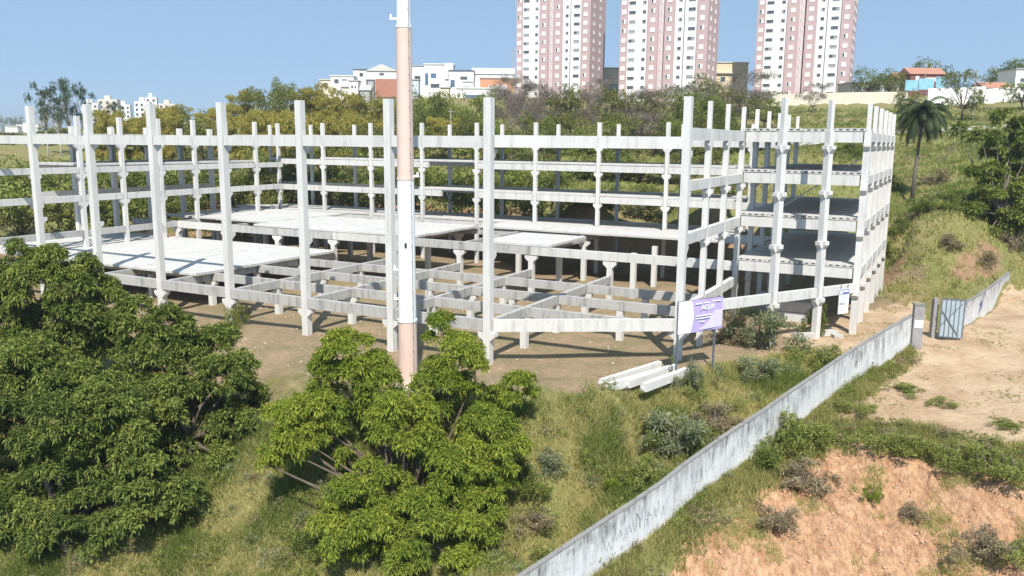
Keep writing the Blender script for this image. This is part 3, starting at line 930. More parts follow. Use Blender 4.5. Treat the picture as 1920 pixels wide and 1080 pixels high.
def wavy(x0, x1, name, mat, shape=None, yoff=0):
    vs_, fs = [], []
    for i in range(NX + 1):
        t = i / NX
        for k in range(7):
            z = k / 6 * bh
            xa = x0(z) if callable(x0) else x0
            xb = x1(z) if callable(x1) else x1
            x = xa + (xb - xa) * t
            y = .03 * math.sin(x * 3.1 + z * 1.7) * min(1, x, bw - x + .2) + yoff
            vs_.append((x, y, z))
    nn_ = len(vs_)
    vs_ += [(x, y + .012, z) for x, y, z in vs_]
    for i in range(NX):
        for k in range(6):
            a = i * 7 + k
            fs.append([a, a + 7, a + 8, a + 1]); fs.append([nn_ + a, nn_ + a + 1, nn_ + a + 8, nn_ + a + 7])
    return obj(name, mesh_from(name, vs_, fs, mat, True), sign)
curve = lambda z: bw * (.30 + .035 * math.sin((z / bh - .15) * math.pi * 1.3))
wavy(.02, curve, 'white_panel', M_BANW)
wavy(curve, bw - .02, 'purple_panel', M_PURPLE)
fold = [(bw * .45, .1), (bw * .97, .16), (bw * .98, bh * .62), (bw * .80, bh * .62), (bw * .66, bh * .3)]
obj('print', mesh_from('print', [(x, -.048, z) for x, z in fold], [list(range(5))], M_LILAC), sign)
tm = text_mesh('lettering', 'AQUI!', .40, M_BANW, .012)
o = obj('lettering', tm, sign, (bw * .50, -.055, bh * .68)); o.rotation_euler = (math.pi / 2, 0, 0)
m = MB()
for x0, x1, z in ((.36, .50, .88), (.53, .68, .885), (.72, .93, .905), (.38, .74, .50), (.37, .72, .42), (.46, .58, .31), (.2, .215, .55), (.235, .25, .56), (.17, .185, .54)):
    if x0 < .3:
        continue
    m.box(bw * x0, bw * x1, -.056, -.05, bh * z - .035, bh * z + .035)
tag(obj('print', m.mesh('print', M_BANW), sign), kind='stuff')
M_GREYM = simple('pale grey print', (.62, .63, .68), .6, .05)
m = MB()
for x in (.165, .19, .215, .24): m.box(bw * x, bw * x + .03, -.05, -.044, bh * .5, bh * .68)
obj('emblem', m.mesh('emblem', M_GREYM), sign)
for x in (.12, bw - .55):
    gx = bl[0] + math.cos(yaw) * x; gy = bl[1] + math.sin(yaw) * x
    obj('post', MB().box(x - .05, x + .05, .05, .15, tz(gx, gy) - zb - .4, bh - .02).mesh('post', M_GATEF), sign)
obj('rail', MB().box(.0, bw, .045, .085, -.03, .01).box(0, bw, .045, .085, bh - .02, bh + .02).box(-.03, .012, .0, .08, -.02, bh + .02).mesh('rail', M_GATEF), sign)
# white notice on the wing's beam
sl_, sr_ = pts[2], pts[3]
e = (sr_ - sl_) / np.hypot(*(sr_ - sl_))
q = sl_ + e * (np.hypot(*(sr_ - sl_)) * .60)
nt2 = thing('notice_board', 'white notice board with blue header hung on the low beam of the wing', 'sign', (q[0] + .5 * e[1] * .55, q[1] - .5 * e[0] * .55, 1.75), math.atan2(e[1], e[0]))
M_BLUEH = simple('blue header print', (.16, .2, .42), .6, .1)
obj('board', MB().box(-.55, .55, -.02, .02, 0, 1.85).mesh('board', M_BANW), nt2)
obj('header', MB().box(-.53, .53, -.026, -.022, 1.42, 1.82).mesh('header', M_BLUEH), nt2)
obj('emblem', MB().box(-.48, -.22, -.032, -.028, 1.47, 1.76).mesh('emblem', M_BANW), nt2)
obj('print', MB().box(-.15, .46, -.032, -.028, 1.62, 1.74).mesh('print', M_BANW), nt2)
m = MB()
for z, x0, x1 in ((1.22, -.45, .45), (1.05, -.45, .3), (.45, -.4, .42), (.25, -.4, .3)): m.box(x0, x1, -.026, -.022, z - .02, z + .02)
m.box(-.5, .1, -.026, -.022, .66, .84)
obj('print', m.mesh('print', simple('blue grey print', (.36, .42, .5), .6, .1)), nt2)
obj('hanger', MB().box(-.4, -.36, -.01, .01, 1.852, 2.25).box(.36, .4, -.01, .01, 1.852, 2.25).mesh('hanger', M_GATEF), nt2)

# ------------------------------------------------------------------ loose precast beams, rubble, hut
for k, (x0, y0, x1, y1, lab) in enumerate([(1140, 731, 1256, 697, 'long white precast beam lying on the dirt, nearest the open ground'), (1126, 722, 1236, 687, 'thin white precast beam lying behind the others, farthest from the grass'),
                                           (1206, 731, 1286, 701, 'white precast beam lying at the edge of the grass below the billboard'), (1176, 724, 1266, 693, 'white precast beam lying in the middle of the pile of beams')]):
    a_ = at_z(x0, y0, 0.0); b2 = at_z(x1, y1, 0.0)
    c_ = (a_ + b2) / 2; d = b2 - a_
    L = math.hypot(d[0], d[1])
    hB, wB = (.50, .42) if k % 2 == 0 else (.46, .36)
    o = thing('precast_beam', lab, 'beam', (c_[0], c_[1], -.1), math.atan2(d[1], d[0]), 'precast beams lying by the corner')
    m = MB()
    m.prism([(-wB / 2, 0), (wB / 2, 0), (wB / 2, hB * .72), (wB * .32, hB * .72), (wB * .32, hB), (-wB / 2, hB)], 'x', -L / 2, L / 2)
    obj('body', m.mesh('body', M_STACK), o)
    obj('end_tenon', MB().box(-L / 2 - .12, -L / 2 - .001, -wB * .2, wB * .2, .1, hB * .6).mesh('end_tenon', M_STACK), o)
M_RUB = simple('broken pale concrete', (.5, .49, .46), .95, .2, 3)
for k, (px, py, w_, d_, h_, lab) in enumerate([(1508, 634, 1.5, .7, .35, 'flat pale slab lying left of the vine-covered column'), (1553, 628, 1.6, .9, .3, 'broken pale slab lying between the two right wing columns'), (1570, 634, .8, .5, .25, 'small pale concrete lump beside the broken slab')]):
    p = hit(px, py)
    m = MB().box(-w_ / 2, w_ / 2, -d_ / 2, d_ / 2, -.1, h_)
    m.v = [(x * rr.uniform(.8, 1.1), y * rr.uniform(.8, 1.1), z * rr.uniform(.8, 1.1)) for x, y, z in m.v]
    tag(obj('concrete_slab', m.mesh('concrete_slab', M_RUB), None, p, rr.uniform(-.5, .5)), lab, 'slab', 'rubble by the right wing')
M_HUT = simple('grey site hut sheet', (.55, .55, .56), .8, .1, 2)
ph = xy(14.6, 24.4)
hut = thing('site_hut', 'low pale grey hut in the shade under the right wing', 'hut', (ph[0], ph[1], 0), ANG)
obj('wall', MB().box(-1.3, 1.3, -1, 1, -.1, 1.5).mesh('wall', M_HUT), hut)
obj('roof', MB().box(-1.45, 1.45, -1.15, 1.15, 1.503, 1.6).mesh('roof', M_HUT), hut)
obj('joint', MB().box(-1.29, 1.29, -1.012, -1.002, .72, .77).mesh('joint', M_GATEF), hut)
ph = xy(12.6, 28.5)
pad = thing('concrete_block', 'long low concrete block on the ground under the right wing', 'block', (ph[0], ph[1], 0), ANG)
obj('body', MB().box(-1.8, 3.0, -2.2, 2.2, -.1, .9).mesh('body', M_BEAM), pad)
obj('lid', MB().box(-1.9, 3.1, -2.3, 2.3, .903, 1.0).mesh('lid', M_BEAM), pad)

# ------------------------------------------------------------------ grass
def blades(name, P, h, wd, nb, mat, seed, lean=.5, tone=(.5, .25), label=None, toneadd=None):
    r_ = np.random.default_rng(seed)
    k = len(P)
    B = np.repeat(P, nb, 0) + np.concatenate([r_.normal(size=(k * nb, 2)) * np.repeat(h, nb)[:, None] * .28, np.full((k * nb, 1), -.03)], 1)
    H = np.repeat(h, nb) * r_.uniform(.5, 1.2, k * nb)
    az = r_.uniform(0, 2 * math.pi, k * nb)
    ln = r_.uniform(.1, lean, k * nb) * H
    tip = B + np.stack([np.cos(az) * ln, np.sin(az) * ln, H], 1)
    sa = r_.uniform(0, 2 * math.pi, k * nb)
    sd_ = np.stack([np.cos(sa), np.sin(sa), np.zeros(k * nb)], 1) * (np.repeat(wd, nb) * r_.uniform(.6, 1.3, k * nb) * .5)[:, None]
    vs_ = np.stack([B - sd_, B + sd_, tip], 1).reshape(-1, 3)
    f = np.arange(len(vs_)).reshape(-1, 3)
    t_ = r_.normal(tone[0], tone[1], k * nb)
    if toneadd is not None:
        t_ = t_ + np.repeat(toneadd, nb)
    me = mesh_from(name, vs_, f, mat, False, {'tone': np.repeat(np.clip(t_, 0, 1), 3)})
    return tag(obj(name, me), label, 'grass', kind='stuff')
def ground_z(X, Y):
    """height of the built ground sheet (with its roughness) by bilinear lookup"""
    i = np.clip(np.searchsorted(rows, Y) - 1, 0, len(rows) - 2)
    k = X / Y
    j = np.clip(np.searchsorted(cols_, k) - 1, 0, len(cols_) - 2)
    t = (Y - rows[i]) / (rows[i + 1] - rows[i]); s = (k - cols_[j]) / (cols_[j + 1] - cols_[j])
    return (ZZ[i, j] * (1 - s) + ZZ[i, j + 1] * s) * (1 - t) + (ZZ[i + 1, j] * (1 - s) + ZZ[i + 1, j + 1] * s) * t
def scatter(poly, n_, seed, keep=None, edge=.6):
    r_ = np.random.default_rng(seed)
    A = np.array([p[:2] for p in poly])
    lo, hi = A.min(0), A.max(0)
    X = r_.uniform(lo[0], hi[0], n_); Y = r_.uniform(lo[1], hi[1], n_)
    d = polydist(X, Y, poly)
    k = d > r_.uniform(-edge, edge, n_)
    X, Y = X[k], Y[k]
    if keep is not None:
        k = keep(X, Y, r_)
        X, Y = X[k], Y[k]
    return np.stack([X, Y, ground_z(X, Y)], 1)
def patch(X, Y, s, seed):
    return np.array([mnoise.fractal(Vector((x * s, y * s, seed)), 1.0, 2.0, 3) for x, y in zip(X, Y)])
SLOPE = gp([(930, 775), (1000, 772), (1080, 762), (1140, 752), (1200, 745), (1295, 702), (1400, 676), (1500, 655), (1575, 662), (1640, 690)]) + [np.array(w_) for w_ in wb[2:]] + gp([(800, 1150), (-300, 1150), (-300, 900), (200, 860), (420, 800), (480, 790), (600, 775), (760, 775), (900, 778)])
def offroad(X, Y, r_):
    pl, rd, lt = zones(X, Y)
    return r_.random(len(X)) > np.maximum(np.maximum(pl * .93, rd * .93), lt * .97)
P = scatter(SLOPE, 190000, 1, offroad)
pa = patch(P[:, 0], P[:, 1], .28, 1.0)
tadd = np.clip(-pa * 1.6, -.6, .4)
blades('slope_grass', P, np.clip(.40 + .35 * pa, .16, .95), np.full(len(P), .045), 6, M_GRASS, 2, 1.1, (.62, .27), 'tall dry and green grass covering the slope inside the wall', tadd)
OUT = [np.array(p) for p in wb[::-1][1:]] + gp([(1722, 668), (1690, 700), (1625, 745), (1570, 790), (1700, 800), (1800, 812), (1920, 846), (2100, 850), (2100, 900), (1920, 895), (1820, 880), (1720, 858), (1640, 835), (1560, 850), (1500, 885), (1445, 925), (1360, 985), (1240, 1080), (1180, 1150)])
P = scatter(OUT, 60000, 3, lambda X, Y, r_: patch(X, Y, .5, 9.0) > r_.uniform(-.9, .1, len(X)), .5)
pa = patch(P[:, 0], P[:, 1], .3, 4.0)
blades('verge_grass', P, np.clip(.36 + .4 * pa, .15, .9), np.full(len(P), .05), 7, M_LAWN, 4, .9, (.5, .25), 'green grass and weeds growing along the outside of the wall and the lip of the bank', pa * .6)
# tufts on the red bank and the lot
BK = gp([(1250, 1130), (1300, 1020), (1420, 950), (1545, 850), (1700, 862), (1920, 905), (2100, 905), (2100, 1130)])
P = scatter(BK, 30000, 5, lambda X, Y, r_: patch(X, Y, .45, 21.0) > r_.uniform(.12, .75, len(X)))
blades('bank_grass', P, np.full(len(P), .3), np.full(len(P), .035), 6, M_GRASS, 6, 1.0, (.75, .2), 'sparse dry tufts clinging to the red earth bank')
P = scatter(LOT, 40000, 7, lambda X, Y, r_: patch(X, Y, .3, 41.0) > r_.uniform(.12, .7, len(X)))
blades('lot_grass', P, np.full(len(P), .14), np.full(len(P), .04), 6, M_LAWN, 8, 1.4, (.4, .25), 'low green weeds in patches on the bare tan lot')
YARD = [np.append(xy(a, b_), 0) for a, b_ in ((-40, -9), (3, -8), (9, -1), (19, 16), (19, 24), (0, 24), (-40, 24))]
P = scatter(YARD, 26000, 9, lambda X, Y, r_: patch(X, Y, .2, 51.0) > r_.uniform(-.35, .5, len(X)))
blades('yard_grass', P, np.full(len(P), .09), np.full(len(P), .035), 5, M_GRASS, 10, 1.3, (.5, .25), 'short patchy grass on the brown dirt around the columns')
HILL = gp([(1655, 560), (1640, 420), (1640, 300), (1440, 310), (1440, 205), (2200, 205), (2200, 540), (1900, 545), (1880, 520), (1800, 570), (1740, 580)])
P = scatter(HILL, 90000, 11, lambda X, Y, r_: (r_.random(len(X)) < np.clip(90 / Y, .25, 1) ** 1.6) & (zones(X, Y)[1] < r_.random(len(X)) + .2), 1.5)
pa = patch(P[:, 0], P[:, 1], .12, 61.0)
far = P[:, 1] / 90
blades('hillside_grass', P, np.clip(.55 + .5 * pa, .2, 1.2) * np.where(P[:, 1] > 140, .7, 1), .10 * far, 6, M_GRASS, 12, .9, (.32, .24), 'rough olive grass covering the hillside right of the frame', -pa * .8 + np.where(P[:, 1] < 95, .2, -.08))
REAR = [np.append(xy(a, b_), 0) for a, b_ in ((-110, 20), (-66, 20), (-66, 52), (24, 54), (26, 66), (40, 120), (-110, 160))]
P = scatter(REAR, 26000, 13, None, 2)
blades('rear_grass', P, rng.uniform(.3, .9, len(P)), np.full(len(P), .16), 5, M_GRASS, 14, .9, (.35, .25), 'rough grass on the slope behind the frame')

# ------------------------------------------------------------------ stones and clods
def stones(name, poly, n_, seed, s0, s1, mat, label):
    P_ = scatter(poly, n_, seed)
    q_ = np.random.default_rng(seed)
    k = len(P_)
    base = np.array([(1, 0, 0), (-1, 0, 0), (0, 1, 0), (0, -1, 0), (0, 0, 1), (0, 0, -1)], float)
    fc = np.array([(0, 2, 4), (2, 1, 4), (1, 3, 4), (3, 0, 4), (2, 0, 5), (1, 2, 5), (3, 1, 5), (0, 3, 5)])
    sz = s0 + (s1 - s0) * q_.random(k) ** 3
    V_ = base[None] * q_.uniform(.5, 1.2, (k, 6, 1)) * sz[:, None, None] * np.array([1, 1, .7])
    V_ = V_ + q_.normal(size=(k, 6, 3)) * sz[:, None, None] * .2 + P_[:, None]
    f_ = (fc[None] + 6 * np.arange(k)[:, None, None]).reshape(-1, 3)
    return tag(obj(name, mesh_from(name, V_.reshape(-1, 3), f_, mat)), label, 'stones', kind='stuff')
M_CLOD = simple('orange earth clods', (.50, .32, .21), .95, .3, 2)
M_STONE = simple('pale stones', (.52, .44, .35), .95, .3, 2)
stones('bank_clods', BK, 3000, 81, .02, .16, M_CLOD, 'loose earth clods and stones on the red bank')
stones('lot_stones', LOT, 1500, 82, .02, .12, M_STONE, 'small pale stones strewn over the tan lot')
stones('yard_stones', YARD, 3500, 83, .02, .13, M_STONE, 'small stones and rubble on the dirt under the frame')

# ------------------------------------------------------------------ weeds
def weeds(name, poly, n_, seed, mat, r0, r1, label, ll=.16, keep=None, dens=150):
    P_ = scatter(poly, n_, seed, keep)
    q_ = np.random.default_rng(seed + 1)
    pa_ = patch(P_[:, 0], P_[:, 1], .22, seed * 1.3)
    lob = [(p[0], p[1], p[2] + r * .35, r) for p, r, a in zip(P_, q_.uniform(r0, r1, len(P_)), pa_) if a > -.05]
    return tag(obj(name, leaf_cloud(name, lob, dens, ll, .045, mat, seed, .25, .2, 6, 1.1, 1.1)), label, 'weeds', kind='stuff')
weeds('slope_weeds', SLOPE, 1300, 71, M_GREENB, .18, .75, 'green leafy weeds tangled in the grass of the slope', keep=offroad)
weeds('grey_weeds', SLOPE, 1000, 72, M_GREYBUSH, .15, .6, 'grey-green weeds tangled in the grass of the slope', keep=offroad)
weeds('dry_weeds', SLOPE, 500, 73, M_DRYBUSH, .15, .5, 'dry brown weeds tangled in the grass of the slope', keep=offroad)
weeds('verge_weeds', OUT, 800, 74, M_GREENB, .15, .5, 'green weeds along the outside of the wall')
weeds('verge_dry_weeds', OUT, 500, 75, M_DRYBUSH, .15, .45, 'dry weeds along the outside of the wall')
weeds('hillside_weeds', HILL, 1500, 76, M_GREENB, .3, .9, 'olive weeds and low scrub scattered over the right hillside', .3, dens=45)
weeds('hillside_dry_weeds', HILL, 900, 77, M_DRYBUSH, .3, .9, 'dry scrub scattered over the right hillside', .3, dens=40)

# ------------------------------------------------------------------ shrubs
def bush_proto(kind, seed):
    r_ = random.Random(seed)
    lob = [(r_.gauss(0, .55), r_.gauss(0, .55), r_.uniform(.05, .95) ** 1.4, r_.uniform(.12, .38)) for _ in range(17)]
    return leaf_cloud('foliage', lob, {'dry': 330, 'grey': 420}.get(kind, 420), .20, .04, {'dry': M_DRYBUSH, 'grey': M_GREYBUSH, 'green': M_GREENB, 'dark': M_DARKLEAF, 'lime': M_MANGO}[kind], seed, .3, .3, 6, .9, 1.1)
def stems_proto(seed):
    r_ = random.Random(seed)
    m = MB()
    for _ in range(9):
        a = r_.uniform(0, 6.28); q = r_.uniform(.2, .6)
        m.tube([(0, 0, -.15), (math.cos(a) * q * .5, math.sin(a) * q * .5, .5), (math.cos(a) * q, math.sin(a) * q, 1.1)], [.03, .02, .006], 4, False)
    return m.mesh('stems', M_TWIG)
BP = {k: [bush_proto(k, 100 + 10 * i + j) for j in range(2)] for i, k in enumerate(('dry', 'grey', 'green', 'dark', 'lime'))}
SP = [stems_proto(3), stems_proto(4)]
def bush(px, py, size, kind, label, k=0, tall=1.0, group=None):
    p = hit(px, py)
    D = (p - CAM) @ _fw
    s = size * D / F_PX
    t = thing('shrub', label, 'shrub', p, k * 1.7, group)
    obj('foliage', BP[kind][k % 2], t, None, 0, (s, s, s * tall))
    obj('stems', SP[k % 2], t, None, 0, (s, s, s * tall))
    return t
for k, q in enumerate([
    (1425, 655, 56, 'grey', 'large dusty olive-brown thorny shrub in front of the left wing column', 1.1), (1370, 640, 40, 'dry', 'small dry brown shrub between the billboard and the large thorny shrub', 1.0),
    (1550, 700, 36, 'green', 'dark green rounded shrub just inside the wall near the rubble', 1.2), (1300, 735, 32, 'grey', 'thin grey-green shrub below the end of the piled beams', 1.6),
    (1270, 860, 62, 'grey', 'big dusty grey-green shrub on the slope above the middle of the wall', 1.0), (1228, 830, 36, 'dark', 'dark leafy shrub left of the big dusty grey-green shrub', 1.4),
    (1200, 905, 48, 'green', 'green shrub on the slope right above the wall', .8), (1165, 920, 24, 'lime', 'small bright lime green sapling against the inside of the wall', 1.3),
    (1420, 720, 40, 'grey', 'pale grey-green shrub in the grass between billboard and wall', .9), (1340, 800, 40, 'dry', 'brown withered shrub just above the wall', .8),
    (1475, 850, 52, 'green', 'dark green shrub on the outer side of the wall above the bank', 1.1), (1520, 830, 46, 'green', 'green shrub right of the dark green shrub outside the wall', .9),
    (1440, 880, 36, 'dark', 'darkest leafy shrub leaning on the outer face of the wall', 1.2), (1505, 915, 50, 'dry', 'brown dry shrub hanging over the top of the red bank', .8),
    (1460, 985, 44, 'dry', 'greyish leafless shrub on the red bank below the wall', .8), (1660, 850, 44, 'green', 'green shrub on the lip of the bank in the middle of the lot edge', .8),
    (1700, 860, 40, 'green', 'round green shrub beside its twin on the lip of the bank', .9), (1790, 870, 46, 'green', 'low green shrub spilling over the lip of the bank', .7),
    (1850, 890, 52, 'green', 'wide green shrub near the right edge over the red bank', .8), (1905, 905, 54, 'green', 'green shrub cut by the right edge of the picture', .8),
    (1633, 945, 16, 'lime', 'tiny green sapling alone in the middle of the red bank', 1.6), (1710, 980, 28, 'dry', 'small greyish dry shrub low on the red bank', .9), (1835, 1050, 46, 'dry', 'dry olive shrub near the bottom right corner', 1.0), (1895, 1065, 46, 'green', 'green shrub in the bottom right corner', .9),
    (1030, 890, 30, 'grey', 'grey-green weed clump just right of the mango tree', 1.2), (985, 930, 40, 'dark', 'dark glossy shrub touching the right side of the mango tree', 1.4), (1000, 990, 34, 'dry', 'brown withered weeds below the dark glossy shrub', 1.0),
    (440, 615, 22, 'green', 'small green sapling at the foot of a front column by the dark trees', 1.9), (1530, 628, 20, 'dark', 'dark vine climbing the foot of the right wing column', 2.6),
    (585, 1040, 46, 'dark', 'shaded dark shrub under the left side of the mango tree', .8), (1700, 735, 30, 'green', 'low green weed mat in the middle of the tan lot', .35), (1765, 760, 26, 'green', 'second low weed mat on the tan lot, right of the larger one', .35), (1885, 800, 30, 'green', 'flat green weed mat near the right edge of the tan lot', .3), (1610, 775, 34, 'green', 'green weeds where the tan lot meets the wall', .5),
    (1660, 480, 26, 'green', 'shrub on the hillside close to the right wing', 1.0), (1690, 440, 22, 'dark', 'dark shrub at the foot of the palm', 1.0), (1665, 360, 26, 'dark', 'dark round bush on the hillside beside the top of the right wing', 1.0), (1760, 345, 26, 'dry', 'brown bush in the hillside grass behind the palm', .8),
    (1730, 400, 30, 'dark', 'dark bush row on the hillside right of the palm foot', .8), (1790, 395, 30, 'dark', 'dark bush beside the shade of the big hillside tree', .8), (1600, 290, 26, 'dark', 'dark bush seen through the top floor of the right wing', .8), (1850, 500, 24, 'dry', 'dry bush on the red patch above the far wall', .9), (1900, 470, 34, 'dry', 'dry bush at the right edge above the far wall', 1.0), (1780, 470, 24, 'dry', 'dry bush left of the red hillside patch', .9)]):
    bush(q[0], q[1], q[2], q[3], q[4], k, q[5])

# ------------------------------------------------------------------ trees behind the frame
def proto_lobes(kind, seed):
    r_ = random.Random(seed)
    if kind == 'bamboo':
        out = []
        for _ in range(16):
            a = r_.uniform(0, 6.28); q = r_.uniform(.05, .36)
            for t in (.35, .6, .85):
                out.append((math.cos(a) * q * t * 1.1, math.sin(a) * q * t * 1.1, .12 + t * r_.uniform(.75, .98), .11 - .05 * t))
        return out
    if kind == 'gum':
        return [(r_.gauss(0, .13), r_.gauss(0, .13), r_.uniform(.5, .97), r_.uniform(.05, .10)) for _ in range(18)]
    if kind == 'bush':
        return [(r_.uniform(-.5, .5), r_.uniform(-.5, .5), r_.uniform(.15, .75), r_.uniform(.2, .32)) for _ in range(12)]
    return [(r_.uniform(-.34, .34), r_.uniform(-.34, .34), r_.uniform(.22, .86), r_.uniform(.12, .22)) for _ in range(18)]
KMAT = {'bamboo': M_BAMBOO, 'gum': M_GUM, 'bush': M_GREENB, 'olive': M_OLIVE, 'dark': M_DARKLEAF, 'green': M_GREENB}
CROWN, TRUNK = {}, {}
def twigs(name, seed):
    r_ = random.Random(seed)
    m = MB()
    def grow(p, d, L, r, lv):
        q = p + d * L
        m.tube([p, q], [r, r * .6], 3, False)
        if lv == 0: return
        for _ in range(3 if lv > 1 else 4):
            nd = (d + Vector((r_.gauss(0, .55), r_.gauss(0, .55), r_.gauss(.12, .3)))).normalized()
            grow(p.lerp(q, r_.uniform(.55, 1)), nd, L * r_.uniform(.6, .85), r * .55, lv - 1)
    grow(Vector((0, 0, -.05)), Vector((0, 0, 1)), .32, .03, 4)
    return m.mesh(name, M_TWIG)
for i, k in enumerate(('bamboo', 'gum', 'bush', 'olive', 'dark', 'green')):
    for j in range(3):
        lb = proto_lobes(k, 50 * i + j)
        kw = dict(bamboo=(12000, .042, .011), gum=(9500, .032, .013), bush=(900, .075, .03), olive=(2600, .04, .018), dark=(2600, .045, .02), green=(2600, .045, .02))[k]
        CROWN[k, j] = leaf_cloud('crown', lb, kw[0] * (.55 if k == 'bamboo' else .5), kw[1], kw[2], KMAT[k], 300 + 10 * i + j, .6 if k == 'bamboo' else .3, .35, 7, .2, 1.0)
        TRUNK[k, j] = trunk_mesh('trunk', (0, 0, -.06), lb[::3] if k == 'bamboo' else lb, .012 if k == 'bamboo' else .024, M_PALEBARK if k == 'gum' else M_BARK, .3 if k in ('bush', 'bamboo') else .5, j)
BARE = [twigs('branches', 5), twigs('branches', 6), twigs('branches', 9)]
M_TWIGS = leafmat('fine grey brown twigs', (.14, .115, .10), (.30, .25, .215), .1, .9)
BARECR = [leaf_cloud('twig_crown', [(random.Random(j * 9 + i).gauss(0, .24), random.Random(j * 7 + i + 50).gauss(0, .24), random.Random(j * 5 + i + 90).uniform(.45, 1.05), random.Random(j + i).uniform(.1, .2)) for i in range(16)], 2300, .085, .006, M_TWIGS, 700 + j, -.1, .2, 5, .8, 1.1) for j in range(3)]
BARETR = MB().tube([(0, 0, -.08), (.01, 0, .15), (0, .01, .3)], [.028, .024, .018], 7).mesh('trunk', M_TWIG, True)
KNAME = {'bamboo': ('bamboo_clump', 'feathery yellow-green bamboo clump', 'bamboo'), 'gum': ('tall_tree', 'tall grey-green tree with pale stems', 'tree'), 'bush': ('leafy_bush', 'lush green bush', 'bush'), 'olive': ('olive_tree', 'olive green tree', 'tree'),
         'dark': ('dark_tree', 'dark green tree', 'tree'), 'green': ('green_tree', 'fresh green tree', 'tree'), 'bare': ('bare_tree', 'bare brown leafless tree', 'tree')}
ORD = ['first', 'second', 'third', 'fourth', 'fifth', 'sixth', 'seventh', 'eighth', 'ninth', 'tenth']
MARK = [(80, 'first front column'), (178, 'second front column'), (293, 'third front column'), (419, 'fourth front column'), (562, 'fifth front column'),
        (760, 'mast'), (916, 'seventh front column'), (1050, 'left tower'), (1240, 'middle tower'), (1380, 'yellow house'), (1500, 'right tower'), (1700, 'palm'), (1860, 'right-hand road')]
pend = []
def plant(px, ytop, wpx, Y, kind, layer, label=None):
    p = at_Y(px, 260, Y)
    X = p[0]
    z0 = tz(X, Y)
    ztop = at_Y(px, ytop, Y)[2]
    h = max(1.5, ztop - z0)
    w_ = wpx * Y / F_PX
    pend.append((px, X, Y, z0, h, w_, kind, layer, label))
def envelope(x, xs, ys):
    return float(np.interp(x, xs, ys))
r_ = random.Random(21)
EX = [200, 300, 400, 470, 600, 720, 800, 900, 940, 1000, 1100, 1200, 1300, 1400, 1450]
EY = [225, 205, 192, 170, 164, 178, 176, 182, 165, 162, 168, 172, 168, 166, 185]
x = 250
while x < 1450:
    if x < 740: kd = 'bamboo' if r_.random() < .75 else 'olive'
    elif x < 920: kd = r_.choice(['dark', 'dark', 'olive', 'green'])
    else: kd = r_.choice(['bare', 'olive', 'bare', 'bare', 'dark'])
    plant(x, envelope(x, EX, EY) + r_.uniform(-8, 14), r_.uniform(58, 80), r_.uniform(160, 180), kd, 'on the hilltop')
    x += r_.uniform(24, 34)
x = 190
while x < 1440:
    if x < 340: kd = 'bamboo'
    elif x < 720: kd = 'bamboo' if r_.random() < .75 else 'olive'
    elif x < 920: kd = r_.choice(['bamboo', 'olive', 'dark', 'olive'])
    else: kd = r_.choice(['bare', 'olive', 'dark', 'olive', 'green'])
    plant(x, envelope(x, [190, 300, 420, 700, 900, 1100, 1440], [218, 205, 212, 215, 222, 218, 215]) + r_.uniform(-8, 22), r_.uniform(62, 92), r_.uniform(138, 152), kd, 'on the hillside')
    x += r_.uniform(26, 36)
x = -30
while x < 1430:
    kd = r_.choice(['bush', 'bush', 'olive', 'green', 'dark']) if x > 330 else r_.choice(['bush', 'green', 'bush'])
    plant(x, r_.uniform(268, 320), r_.uniform(75, 110), r_.uniform(118, 130), kd, 'behind the floors')
    x += r_.uniform(34, 48)
for x, yt, w_, Y in ((930, 345, 90, 108), (1000, 340, 90, 106), (1075, 350, 90, 106), (1150, 345, 95, 105), (1225, 345, 90, 104), (1300, 350, 90, 104), (1370, 350, 80, 103), (860, 340, 90, 110), (780, 345, 80, 113)):
    plant(x, yt, w_, Y, r_.choice(['bush', 'olive', 'green']), 'atop the shaded bank')
for x, yt, w_, Y in ((20, 330, 120, 100), (110, 335, 110, 104), (190, 345, 90, 108), (300, 350, 90, 122), (-40, 320, 120, 98)):
    plant(x, yt, w_, Y, 'bush', 'by the left end')
for x, yt, w_, Y, kd in ((-25, 246, 90, 215, 'olive'), (20, 250, 80, 225, 'dark'), (55, 248, 80, 220, 'olive'), (100, 236, 70, 200, 'dark'), (140, 240, 70, 205, 'olive'), (88, 150, 62, 170, 'gum'), (132, 147, 60, 172, 'gum'), (112, 165, 70, 168, 'gum'), (160, 170, 50, 175, 'gum'), (185, 200, 60, 176, 'gum'), (218, 196, 40, 180, 'gum')):
    plant(x, yt, w_, Y, kd, 'above the roof beam')
for q in [(1522, 160, 46, 200, 'bare', 'small bare-branched tree alone in the field right of the towers'), (1620, 128, 50, 250, 'dark', 'round dark tree right of the right tower'), (1660, 125, 50, 255, 'dark', 'round dark tree left of the orange-roofed house'),
          (1735, 112, 60, 290, 'dark', 'dark tree rising behind the orange-roofed house'), (1800, 130, 74, 170, 'olive', 'spreading thin-leaved tree at the top of the grassy hillside'), (1690, 168, 44, 155, 'olive', 'olive tree rising behind the palm crown'),
          (1880, 108, 90, 280, 'dark', 'large dark trees on the skyline at the right edge'), (1910, 150, 60, 190, 'green', 'green tree by the white wall at the right edge'), (535, 140, 40, 290, 'dark', 'round tree on the skyline left of the hilltop houses'), (1320, 132, 70, 200, 'dark', 'dark tree before the yellow house'), (1400, 140, 80, 195, 'bare', 'large bare brown tree before the right tower'), (1352, 160, 70, 190, 'bare', 'bare brown tree left of the large bare tree'),
          (1440, 170, 40, 215, 'green', 'green bush at the foot of the right tower'), (950, 148, 66, 200, 'bare', 'tall bare tree left of the left tower'), (985, 160, 60, 190, 'bare', 'bare tree at the foot of the left tower'), (1120, 150, 60, 205, 'bare', 'bare brown tree right of the left tower')]:
    plant(q[0], q[1], q[2], q[3], q[4], '', q[5])
